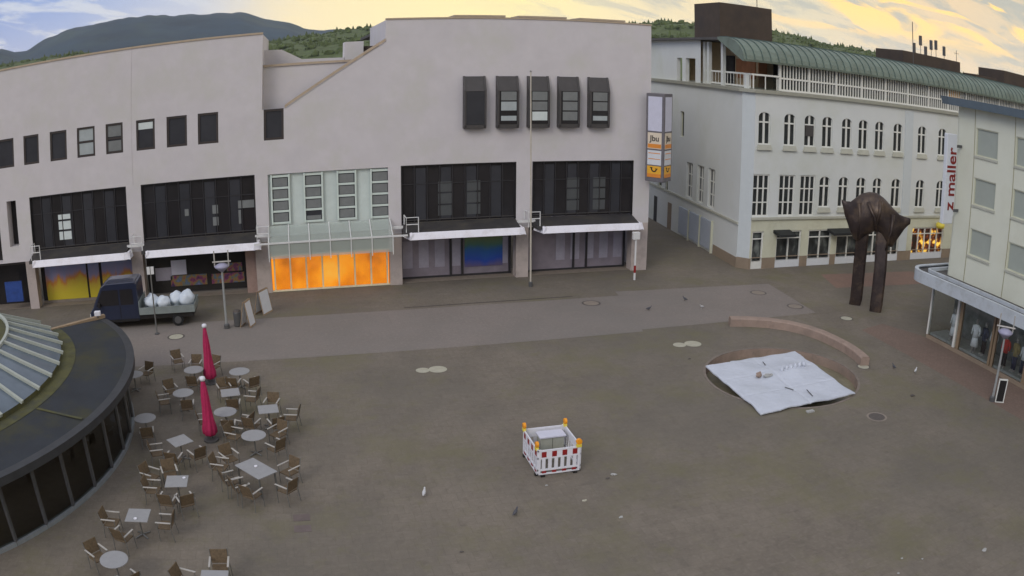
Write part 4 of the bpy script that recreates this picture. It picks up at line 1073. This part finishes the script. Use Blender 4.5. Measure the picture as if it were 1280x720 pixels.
# ================================================================== ROADWORKS BARRIER
bx0, bx1, by0, by1 = 7.03, 8.47, 22.92, 24.62
def make_barrier(w_, sd=-1):
    e = empty('barrier_panel', (0, 0, 0), 'x', 'barrier', 'barrier panels round the cabinet')
    b = MB()
    b.box(0, w_, -.02, .02, .92, .98); b.box(0, w_, -.02, .02, .66, .71); b.box(0, w_, -.02, .02, .22, .28); b.box(0, w_, -.02, .02, .08, .13)
    b.box(0, .07, -.022, .022, .08, 1.0); b.box(w_-.07, w_, -.022, .022, .08, 1.0)
    n = 6
    for k in range(n): u = .07+(w_-.14)*(k+.5)/n; b.box(u-.058, u+.058, -.018, .018, .28, .66)
    b.build('frame', 'plasticwhite', e, local=True)
    s = MB(); s.box(.07, w_-.07, -.012, .012, .71, .92); s.build('board', 'plasticwhite', e, local=True)
    r = MB()
    for k in range(4):
        u = .1+(w_-.2)*k/3.45; r.box(u, u+(w_-.2)/7.5, min(sd*.0165, sd*.008), max(sd*.0165, sd*.008), .715, .915)
    r.build('reflective_stripe', 'red', e, local=True)
    r = MB()
    for k in range(4):
        u = .12+(w_-.24)*k/3.4; r.box(u, u+(w_-.24)/8, min(sd*.019, 0), max(sd*.019, 0), .13, .22)
    r.build('reflective_foot_strip', 'red', e, local=True)
    for u in (.15, w_-.15): MB().box(u-.07, u+.07, -.06, .06, 0, .08).build('foot', 'black', e, local=True, bevel=.015)
    return e
def lamp(e, u):
    MB().tube([(u, 0, .98), (u, 0, 1.05)], .03, 8).build('lamp_bracket', 'yellow', e, local=True)
    mb = MB(lambda a, b, c: (u+a, c, 1.14+b)); mb.lathe([(.05, -.05), (.1, -.045), (.1, .045), (.05, .05)], n=18); o = mb.build('warning_lamp', 'amber', e, local=True)
    MB().box(u-.09, u+.09, -.05, .05, .94, 1.05).build('battery_box', 'yellow', e, local=True, bevel=.01)
specs = [((bx0+.02, by0, 0), 0, bx1-bx0-.04, 'front barrier panel of the square enclosure, red and white'), ((bx0, by0, 0), 90, by1-by0, 'left barrier panel of the square enclosure'), ((bx1, by0, 0), 90, by1-by0, 'right barrier panel of the square enclosure'), ((bx0+.02, by1, 0), 0, bx1-bx0-.04, 'back barrier panel of the square enclosure')]
for i, (loc, a, w_, lab) in enumerate(specs):
    e = make_barrier(w_, (-1, 1, -1, 1)[i]); e.location = loc; e.rotation_euler = (0, 0, R(a)); e['label'] = lab
    if i == 0: lamp(e, w_-.05)
    if i == 1: lamp(e, .15); lamp(e, w_-.05)
    if i == 2: lamp(e, w_-.05)
cb = empty('utility_cabinet', (7.87, 24.25, 0), 'low grey utility cabinet with pale lid inside the barrier enclosure', 'cabinet')
MB().box(-.41, .41, -.2, .2, 0, .84).build('body', 'cabinet', cb, local=True, bevel=.01)
MB().box(-.46, .46, -.26, .26, .842, .90).build('lid', 'cabtop', cb, local=True, bevel=.01)
MB().box(-.005, .005, -.207, -.201, .05, .8).build('door_gap', 'black', cb, local=True)

# ================================================================== STREET FURNITURE
fp = empty('flagpole', (13.2, 45.2, 0), 'tall slender pale flagpole in front of the store', 'flagpole')
MB().tube([(0, 0, 0), (-.12, 0, 12.4)], .055, 10, .035).build('pole', mat('pale_pole', (.5, .46, .38), .5), fp, local=True); MB().lathe([(.12, 0), (.12, .25), (.07, .3)], n=12).build('base', 'greymetal', fp, local=True); MB().blob((-.12, 0, 12.45), .06, 0, 0).build('finial', 'alu', fp, local=True)
def street_lamp(x, y, rz, lab):
    e = empty('street_lamp', (x, y, 0), lab, 'street lamp', 'square lamps with two-armed heads', rz)
    MB().lathe([(.16, 0), (.16, .2), (.1, .25)], n=14).build('base', 'greymetal', e, local=True)
    MB().tube([(0, 0, .1), (0, 0, 3.1)], .07, 10, .055).build('pole', 'greymetal' if 0 else mat('lamp_pole_paint', (.3, .31, .3), .5), e, local=True)
    MB().lathe([(.08, 3.0), (.36, 3.22), (.42, 3.3), (.2, 3.42), (.06, 3.45)], n=20).build('lamp_shade', mat('lilac_translucent', (.34, .33, .44), .3), e, local=True, smooth=True)
    t = MB(); t.tube([(-.38, 0, 3.3), (-.38, 0, 4.1)], .035, 8); t.tube([(.38, 0, 3.3), (.38, 0, 4.1)], .035, 8); t.tube([(-.5, 0, 3.52), (.5, 0, 3.52)], .04, 8)
    t.build('lamp_frame', 'armrest', e, local=True)
    return e
street_lamp(28.3, 21.7, R(-50), 'street lamp in front of the shop with mannequins')
street_lamp(-4.15, 41.05, R(0), 'street lamp in front of the dark shop window behind the terrace')
sp = empty('sign_post', (-8.1, 40.75, 0), 'thin grey post standing in front of the loaded truck', 'post')
MB().tube([(0, 0, 0), (0, 0, 3.6)], .04, 8).build('pole', 'alu', sp, local=True); MB().lathe([(.14, 0), (.14, .06), (.05, .1)], n=12).build('base', 'greymetal', sp, local=True); MB().box(-.2, .2, -.03, .03, 3.2, 3.6).build('plate', 'whitemetal', sp, local=True, bevel=.01)
bp = empty('marker_post', (19.72, 45.2, 0), 'white post with red foot band beside the right pillar of the store', 'post')
MB().tube([(0, 0, .9), (0, 0, 2.5)], .06, 8).build('pole', 'whitemetal', bp, local=True); MB().tube([(0, 0, .45), (0, 0, .9)], .075, 8).build('red_band', 'red', bp, local=True); MB().tube([(0, 0, 0), (0, 0, .45)], .07, 8).build('foot', 'whitemetal', bp, local=True); MB().box(-.22, .22, -.12, .12, 2.5, 2.95).build('box_head', 'whitemetal', bp, local=True, bevel=.02)
def aboard(x, y, rz, w_, h, lab, face='signwhite'):
    e = empty('sandwich_board', (x, y, 0), lab, 'sandwich board', None, rz)
    for s in (-1, 1):
        T_ = lambda a, b, c, s=s: (a, s*(.28-.26*c/h)+b*s, c)
        f = MB(T_); f.box(-w_/2, w_/2, 0, .03, 0, .08); f.box(-w_/2, w_/2, 0, .03, h-.06, h); f.box(-w_/2, -w_/2+.05, 0, .03, .08, h-.06); f.box(w_/2-.05, w_/2, 0, .03, .08, h-.06)
        f.build('frame', 'wood', e, local=True); MB(T_).box(-w_/2+.05, w_/2-.05, .005, .025, .08, h-.06).build('panel', face, e, local=True)
aboard(-3.0, 41.3, R(70), .8, 1.35, 'white sandwich board right of the street lamp by the store')
aboard(-2.2, 43.4, R(60), 1.0, 1.3, 'white sandwich board against the pillar next to the orange window')
bi = empty('litter_bin', (-3.55, 41.3, 0), 'small dark litter bin between street lamp and sandwich board', 'bin')
MB().lathe([(.16, 0), (.2, .05), (.22, .75), (.2, .8)], n=16).build('body', 'greymetal', bi, local=True); MB().lathe([(.22, .8), (.18, .87), (.05, .9)], n=16).build('lid', 'iron', bi, local=True)
mbd = empty('menu_board', (28.62, 21.45, 0), 'narrow dark board with white frame leaning at the foot of the right street lamp', 'board', None, R(-35))
MB().box(-.2, .2, -.03, .03, .02, 1.05).build('panel', 'black', mbd, local=True)
f = MB(); f.box(-.25, -.2, -.05, .05, 0, 1.1); f.box(.2, .25, -.05, .05, 0, 1.1); f.box(-.2, .2, -.05, .05, 1.05, 1.1); f.box(-.25, .25, -.12, .12, 0, .02); f.build('frame', 'whiteframe', mbd, local=True)
# manholes and patches
def disc(x, y, r, m_, ring, name, lab, z=.006):
    e = empty(name, (x, y, 0), lab, 'manhole cover')
    if ring: MB().lathe([(r, z), (r*1.25, z)], n=28, caps=False).build('ring', ring, e, local=True); 
    MB().lathe([(.01, z+.002), (r, z+.002)], n=28, caps=False).build('lid', m_, e, local=True)
disc(15.46, 41.17, .42, 'ironring', 'iron', 'manhole_cover', 'manhole cover in the lane left of the flock of pigeons')
disc(26.03, 40.73, .42, 'ironring', 'iron', 'manhole_cover', 'manhole cover at the far right end of the pale lane')
disc(26.77, 37.63, .42, 'ironring', 'iron', 'manhole_cover', 'manhole cover at the near right corner of the pale lane')
disc(28.57, 34.73, .35, 'cement', 'iron', 'manhole_cover', 'pale manhole cover in front of the sculpture legs')
disc(24.6, 28.0, .3, 'cement', 'iron', 'manhole_cover', 'manhole cover at the near end of the curved bench')
disc(21.45, 22.93, .38, 'iron', 'ironring', 'manhole_cover', 'dark manhole cover in front of the fountain')
disc(-6.92, 40.14, .4, 'cement', 'iron', 'manhole_cover', 'pale manhole cover in the lane by the truck')
disc(5.0, 33.33, .3, 'cement', None, 'manhole_cover', 'left of two touching pale discs in the middle of the square')
disc(5.65, 33.3, .4, 'cement', None, 'manhole_cover', 'right of two touching pale discs in the middle of the square', .01)
disc(17.2, 33.6, .32, 'cement', None, 'manhole_cover', 'left of two pale discs behind the fountain')
disc(17.9, 33.55, .42, 'cement', None, 'manhole_cover', 'right of two pale discs behind the fountain', .01)
for y, l in ((21.7, 'farther'), (21.04, 'nearer')):
    tag(MB().box(-.95, -.42, y-.2, y+.2, .0, .008).build('drain_grate', mat('grate', (.14, .11, .10), .7)), '%s of two dark square grates on the open paving' % l, 'grate')
# pigeons and litter
def pigeon(x, y, rz, m_, lab):
    e = empty('pigeon', (x, y, 0), lab, 'pigeon', None, rz)
    b = MB(); rings = []
    for u, z, r in ((-.2, .12, .008), (-.14, .125, .03), (-.06, .13, .055), (.02, .14, .062), (.08, .165, .045), (.11, .205, .028), (.13, .24, .03), (.16, .25, .02), (.18, .245, .006)):
        rings.append([(u, r*math.cos(t), z+r*math.sin(t)) for t in [2*math.pi*k/10 for k in range(10)]])
    b.loft(rings)
    for s in (-1, 1): b.tube([(.01, s*.025, .1), (.01, s*.025, 0), (.04, s*.025, .004)], .006, 5)
    b.build('body', m_, e, local=True, smooth=True)
    b.v = [(x_*1.0, y_, z_) for x_, y_, z_ in b.v]
    e.scale = (.95, .95, .95)
pigeon(3.25, 22.5, R(70), 'pigeonw', 'pale pigeon left of the barrier enclosure')
pigeon(5.69, 20.7, R(50), 'pigeon', 'dark pigeon in the foreground below the barrier enclosure')
pigeon(18.02, 39.15, R(0), 'pigeon', 'dark pigeon in the pale lane, leftmost of three')
pigeon(20.78, 40.33, R(120), 'pigeon', 'dark pigeon in the pale lane, farthest from the camera')
pigeon(21.02, 38.68, R(200), 'pigeonw', 'white pigeon in the pale lane')
pigeon(26.0, 27.16, R(90), 'pigeon', 'black pigeon right of the fountain')
pigeon(26.8, 26.27, R(30), 'pigeonw', 'white pigeon beside the brick pavement')
for (x, y, s, m_, lab) in ((9.46, 22.36, .14, 'paper', 'white crumpled paper right of the barrier enclosure'), (8.68, 19.7, .1, 'paper', 'small white scrap in the foreground, right of the dark pigeon'), (18.49, 12.64, .15, 'paper', 'pale crumpled scrap near the lower right corner'), (24.6, 24.04, .16, 'iron', 'dark flattened scrap right of the fountain'), (3.71, 19.06, .08, 'iron', 'dark speck of litter on the foreground paving'), (16.8, 31.69, .1, 'iron', 'dark scrap behind the left edge of the fountain'), (9.2, 22.2, .09, 'iron', 'dark scrap beside the white crumpled paper'), (8.0, 21.0, .1, 'cement', 'grey scrap below the barrier enclosure'), (7.15, 22.3, .06, 'paper', 'tiny white scrap just in front of the barrier enclosure'), (15.6, 13.9, .07, 'paper', 'white speck in the sparse litter at lower right'), (16.2, 13.5, .06, 'paper', 'second white speck in the sparse litter at lower right'), (15.0, 13.3, .06, 'paper', 'white speck at the left of the sparse litter at lower right')):
    tag(MB().blob((x, y, s*.2), (s*.7, s*.5, s*.22), x, .5, 8, 5).build('litter_scrap', m_), lab, 'litter')

# ================================================================== TRUCK
tr = empty('flatbed_truck', (-9.2, 42.9, 0), 'small dark blue truck with low dropside bed parked before the store', 'truck')
def TY(prof, y0, y1): return MB().prism([(x, y0, z) for x, z in prof], [(x, y1, z) for x, z in prof])
TY([(-3.1, .45), (-3.15, 1.0), (-2.9, 1.3), (-2.3, 2.4), (-2.05, 2.55), (-.2, 2.58), (-.08, 2.45), (-.05, .45)], -.92, .92).build('cab', 'truck', tr, local=True, bevel=.05)
TY([(-2.7, 1.35), (-2.25, 2.2), (-1.25, 2.2), (-1.25, 1.35)], -.935, -.922).build('side_window', 'darkglass', tr, local=True); TY([(-1.15, 1.35), (-1.15, 2.2), (-.35, 2.2), (-.35, 1.35)], -.935, -.922).build('side_window', 'darkglass', tr, local=True)
MB().prism([(-2.91, -.8, 1.34), (-2.91, .8, 1.34), (-2.86, .8, 1.32), (-2.86, -.8, 1.32)], [(-2.35, -.75, 2.36), (-2.35, .75, 2.36), (-2.29, .75, 2.35), (-2.29, -.75, 2.35)]).build('windscreen', 'darkglass', tr, local=True)
MB().box(-3.19, -3.13, -.26, .26, .55, .66).build('number_plate', 'signwhite', tr, local=True)
MB().box(-3.14, -.1, -.945, -.925, .42, .56).build('sill_trim', 'black', tr, local=True)
MB().box(-1.22, -1.19, -.93, -.921, .6, 1.3).build('door_gap', 'black', tr, local=True)
for s in (-.7, .7): MB().box(-3.2, -3.1, s-.12, s+.12, .75, .92).build('headlight', 'whitemetal', tr, local=True, bevel=.02)
for s in (-1, 1): MB().box(-2.55, -2.4, s*1.05-.06, s*1.05+.06, 1.3, 1.55).build('wing_mirror', 'black', tr, local=True, bevel=.02)
MB().box(-.05, 3.15, -.9, .9, .5, .72).build('chassis', 'black', tr, local=True)
MB().box(0, 3.2, -1.0, 1.0, .75, .82).build('load_floor', 'bed', tr, local=True)
for nm, b in (('dropside', (0, 3.2, -1.03, -.99)), ('dropside', (0, 3.2, .99, 1.03)), ('tailboard', (3.2, 3.24, -1.03, 1.03)), ('headboard', (-.045, 0, -1.03, 1.03))):
    MB().box(*b, .76, 1.15 if nm != 'headboard' else 1.5).build(nm, 'bed', tr, local=True)
for x in (-2.3, 2.2):
    for s in (-1, 1):
        mb = MB(lambda a, b, c, x=x, s=s: (x+a, s*.82+c, .34+b)); mb.lathe([(.2, -.11), (.33, -.1), (.34, 0), (.33, .1), (.2, .11)], n=24)
        o = mb.build('wheel', 'tyre', tr, local=True, smooth=False)
        mb = MB(lambda a, b, c, x=x, s=s: (x+a, s*.82+c+s*.03, .34+b)); mb.lathe([(.02, -.1), (.2, -.1), (.2, .1), (.02, .1)], n=20); r_ = mb.build('rim', 'greymetal', o, local=True)
for k, (x, y, r_) in enumerate(((-8.6, 42.75, .48), (-7.85, 42.55, .42), (-7.15, 43.0, .46), (-6.5, 42.8, .5))):
    mb = MB(); mb.blob((x, y, .82+r_*.85), (r_*.95, r_*1.1, r_*.9), k+2, .14, 18, 12)
    o = mb.build('filled_sack', 'bag', smooth=True); tag(o, ['white sack on the truck bed next to the cab, leftmost of four', 'white sack second from the cab on the truck bed', 'white sack third from the cab on the truck bed', 'white sack at the tail end of the truck bed'][k], 'sack', 'white sacks on the truck bed')

# ================================================================== HILLS
def hill(name, prof, D, m_, sub=220, rough=6, depth=.55, base=-2, seed=0):
    P = []; F = []; n = sub; rowsn = 14
    for i in range(n+1):
        t = i/n; az = prof[0][0]+(prof[-1][0]-prof[0][0])*t
        for (a0, e0), (a1, e1) in zip(prof, prof[1:]):
            if a0 <= az <= a1: f_ = (az-a0)/(a1-a0); f_ = f_*f_*(3-2*f_); el = e0+(e1-e0)*f_; break
        for j in range(rowsn+1):
            s = j/rowsn
            d = D*(1-depth+depth*s) if s <= 1 else D
            zr = 13+D*math.tan(R(el))
            h = base+(zr-base)*math.sin(s*math.pi/2)**1.3
            x, y = d*math.sin(R(az)), d*math.cos(R(az))
            h += (noise.noise(Vector((x, y, seed))*(8/D))*rough*2.2+noise.noise(Vector((x, y, seed))*(60/D))*rough)*(s if s < 1 else 1)*(.15+.85*math.sin(math.pi*min(s, .92)))
            h += noise.noise(Vector((az*9, 0, seed)))*rough*.25*s
            P.append((x, y, h))
        d = D*1.08; P.append((d*math.sin(R(az)), d*math.cos(R(az)), base))
    m = rowsn+2
    for i in range(n):
        for j in range(m-1): F.append([i*m+j, (i+1)*m+j, (i+1)*m+j+1, i*m+j+1])
    mb = MB(); mb.add(P, F); o = mb.build(name, m_, smooth=True); structure(o); return P, m, rowsn
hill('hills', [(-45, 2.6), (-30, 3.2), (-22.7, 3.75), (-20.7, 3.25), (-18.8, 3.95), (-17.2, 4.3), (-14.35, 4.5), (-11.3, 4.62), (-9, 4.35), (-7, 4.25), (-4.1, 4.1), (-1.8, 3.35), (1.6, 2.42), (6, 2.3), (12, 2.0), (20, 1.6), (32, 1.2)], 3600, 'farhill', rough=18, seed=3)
P1, m1, rn1 = hill('hills', [(-45, 2.0), (-23, 2.65), (-18, 2.55), (-13, 2.1), (-8, 1.7), (-2.5, 1.75), (1.6, 2.1), (6, 2.35), (12, 2.5), (18, 2.6), (22, 2.7), (28, 3.1), (34, 2.9), (36, 2.65), (38.5, 2.52), (42.4, 2.15), (48, 1.7), (56, 1.2), (64, 1.0)], 1100, 'foliage', rough=8, seed=8)
# forest of the near ridge as one uncountable mass
mb = MB(); rnd = random.Random(4)
for k in range(8500):
    i = rnd.randrange(0, 221); j = rnd.choice((14, 14, 14, 13, 12, 11, 10, 9, 8, 7, 6, 5))
    x, y, z = P1[i*m1+j]; az = math.degrees(math.atan2(x, y))
    if az > -24 and az < 58:
        s = rnd.uniform(2.2, 4.6); dx, dy = rnd.uniform(-9, 9), rnd.uniform(-14, 14); z -= 1.5
        if rnd.random() < .3: mb.lathe([(s*.7, z-2+0), (s*.45, z+s*.6), (.1, z+s*1.7)], (x+dx, y+dy), 6)
        else: mb.blob((x+dx, y+dy, z+s*.15), (s, s, s*rnd.uniform(.6, .95)), k, .35, 6, 4)
o = mb.build('forest', 'foliage'); o['kind'] = 'stuff'

# ================================================================== HAZE
hz = MB().box(-4100, 4150, -4100, 4150, -4, 420).build('haze', 'black'); hz['kind'] = 'stuff'
hm = bpy.data.materials.new('air_haze'); hm.use_nodes = True; nt = hm.node_tree
nt.nodes.remove(nt.nodes['Principled BSDF']); pv = nt.nodes.new('ShaderNodeVolumePrincipled')
pv.inputs['Color'].default_value = (.75, .85, 1, 1); pv.inputs['Density'].default_value = 6.5e-5
nt.links.new(pv.outputs[0], nt.nodes['Material Output'].inputs['Volume']); hz.data.materials.clear(); hz.data.materials.append(hm)

# ================================================================== SKY AND SUN
SUN_EL, SUN_AZ = 34., 222.     # azimuth clockwise from +Y
wd = bpy.data.worlds.new('World'); SC.world = wd; wd.use_nodes = True; nt = wd.node_tree; N = nt.nodes; L = nt.links
bg = N['Background']; out = N['World Output']
sky = N.new('ShaderNodeTexSky'); sky.sky_type = 'NISHITA'; sky.sun_disc = False; sky.sun_elevation = R(SUN_EL); sky.sun_rotation = R(SUN_AZ)
L.new(sky.outputs[0], bg.inputs[0]); bg.inputs[1].default_value = .055
tc = N.new('ShaderNodeTexCoord'); sx = N.new('ShaderNodeSeparateXYZ'); L.new(tc.outputs['Generated'], sx.inputs[0])
at = N.new('ShaderNodeMath'); at.operation = 'ARCTAN2'; L.new(sx.outputs[0], at.inputs[0]); L.new(sx.outputs[1], at.inputs[1])
el = N.new('ShaderNodeMath'); el.operation = 'ARCSINE'; L.new(sx.outputs[2], el.inputs[0])
def mrange(src, a, b, c=0., d=1.):
    m = N.new('ShaderNodeMapRange'); m.inputs[1].default_value = a; m.inputs[2].default_value = b; m.inputs[3].default_value = c; m.inputs[4].default_value = d
    m.interpolation_type = 'SMOOTHSTEP' if (c, d) == (0., 1.) else 'LINEAR'; L.new(src, m.inputs[0]); return m.outputs[0]
def mixc(fac, a, b):
    m = N.new('ShaderNodeMix'); m.data_type = 'RGBA'
    if isinstance(fac, float): m.inputs[0].default_value = fac
    else: L.new(fac, m.inputs[0])
    for s, k in ((a, 6), (b, 7)):
        if isinstance(s, tuple): m.inputs[k].default_value = (*s, 1)
        else: L.new(s, m.inputs[k])
    return m.outputs[2]
def mul(a, b):
    m = N.new('ShaderNodeMath'); m.operation = 'MULTIPLY'; L.new(a, m.inputs[0])
    if isinstance(b, float): m.inputs[1].default_value = b
    else: L.new(b, m.inputs[1])
    return m.outputs[0]
ramp = N.new('ShaderNodeValToRGB'); L.new(mrange(at.outputs[0], R(-30), R(60), 0, 1.0001), ramp.inputs[0])
cr = ramp.color_ramp; stops = [(0, (.17, .26, .54)), (.14, (.24, .34, .60)), (.25, (.45, .50, .62)), (.33, (.86, .72, .42)), (.5, (1.0, .84, .34)), (.60, (.84, .70, .40)), (.72, (.70, .62, .42)), (.84, (.80, .60, .36)), (1, (.55, .52, .40))]
cr.elements[0].position = 0; cr.elements[0].color = (*stops[0][1], 1); cr.elements[1].position = 1; cr.elements[1].color = (*stops[-1][1], 1)
for p_, c_ in stops[1:-1]:
    e_ = cr.elements.new(p_); e_.color = (*c_, 1)
# cloud coordinates: azimuth / elevation, tilted streaks
cv = N.new('ShaderNodeCombineXYZ'); L.new(at.outputs[0], cv.inputs[0])
tilt = N.new('ShaderNodeMath'); tilt.operation = 'MULTIPLY_ADD'; L.new(at.outputs[0], tilt.inputs[0]); tilt.inputs[1].default_value = .22; L.new(el.outputs[0], tilt.inputs[2])
L.new(tilt.outputs[0], cv.inputs[1])
mp = N.new('ShaderNodeMapping'); mp.inputs['Scale'].default_value = (5.5, 24, 1); L.new(cv.outputs[0], mp.inputs[0])
n1 = N.new('ShaderNodeTexNoise'); n1.inputs['Scale'].default_value = 1.6; n1.inputs['Detail'].default_value = 9; n1.inputs['Roughness'].default_value = .6; n1.inputs['Distortion'].default_value = .5
L.new(mp.outputs[0], n1.inputs['Vector'])
mp2 = N.new('ShaderNodeMapping'); mp2.inputs['Scale'].default_value = (6.5, 26, 1); mp2.inputs['Location'].default_value = (4.3, 1.7, 0); L.new(cv.outputs[0], mp2.inputs[0])
n2 = N.new('ShaderNodeTexNoise'); n2.inputs['Scale'].default_value = 1.3; n2.inputs['Detail'].default_value = 8; n2.inputs['Distortion'].default_value = .8
L.new(mp2.outputs[0], n2.inputs['Vector'])
c0 = mixc(mul(mrange(n1.outputs[0], .47, .60), mrange(at.outputs[0], R(2), R(-12), 0, .75)), ramp.outputs[0], (.58, .61, .66))
c1 = mixc(mul(mul(mrange(n1.outputs[0], .46, .58), mrange(at.outputs[0], R(8), R(28))), .8), c0, (.40, .42, .38))
c2 = mixc(mul(mul(mrange(n2.outputs[0], .49, .58), mrange(at.outputs[0], R(24), R(40))), mrange(el.outputs[0], R(2.8), R(4.6))), c1, (1.15, .74, .22))
c3 = mixc(mrange(el.outputs[0], R(9), R(1)), c2, mixc(.25, c2, (1.1, .9, .62)))
bgc = N.new('ShaderNodeBackground'); L.new(c3, bgc.inputs[0]); bgc.inputs[1].default_value = .93
# high overcast above the visible band
hi = N.new('ShaderNodeBackground'); hi.inputs[0].default_value = (.70, .68, .70, 1); hi.inputs[1].default_value = .58
mxh = N.new('ShaderNodeMixShader'); L.new(mrange(el.outputs[0], R(10), R(32)), mxh.inputs[0]); L.new(bgc.outputs[0], mxh.inputs[1]); 
addS = N.new('ShaderNodeAddShader'); L.new(hi.outputs[0], addS.inputs[0]); L.new(bg.outputs[0], addS.inputs[1]); L.new(addS.outputs[0], mxh.inputs[2]); L.new(mxh.outputs[0], out.inputs[0])

sl = bpy.data.lights.new('sun', 'SUN'); sl.energy = .6; sl.angle = R(25); sl.color = (1, .95, .88)
so = bpy.data.objects.new('sun', sl); COL.objects.link(so)
dv = Vector((math.sin(R(SUN_AZ))*math.cos(R(SUN_EL)), math.cos(R(SUN_AZ))*math.cos(R(SUN_EL)), math.sin(R(SUN_EL))))
so.rotation_euler = dv.to_track_quat('Z', 'Y').to_euler()

# ================================================================== CAMERA (wide barrel-distorting webcam lens)
cd = bpy.data.cameras.new('camera'); co = bpy.data.objects.new('camera', cd); COL.objects.link(co); SC.camera = co
co.rotation_euler = Matrix(((0.9665275, 0.0619622, -0.2489683), (-0.2564593, 0.2609080, -0.9306748), (0.0072912, 0.9633731, 0.2680656))).to_euler()
co.location = (0, 0, 13.0)
cd.type = 'PANO'; cd.panorama_type = 'FISHEYE_LENS_POLYNOMIAL'; cd.sensor_fit = 'HORIZONTAL'; cd.sensor_width = 36; cd.fisheye_fov = R(180)
cd.fisheye_polynomial_k0 = 0; cd.fisheye_polynomial_k2 = 0; cd.fisheye_polynomial_k4 = 0
cd.fisheye_polynomial_k1 = -0.03356435; cd.fisheye_polynomial_k3 = -8.772713e-06
cd.clip_start = .1; cd.clip_end = 20000
SC.view_settings.view_transform = 'Standard'; SC.view_settings.look = 'None'; SC.view_settings.gamma = 1; SC.view_settings.exposure = .5
SC.render.engine = 'CYCLES'; SC.cycles.use_denoising = True; SC.cycles.max_bounces = 8; SC.cycles.transparent_max_bounces = 12; SC.cycles.volume_bounces = 0
SC.cycles.sample_clamp_indirect = 8
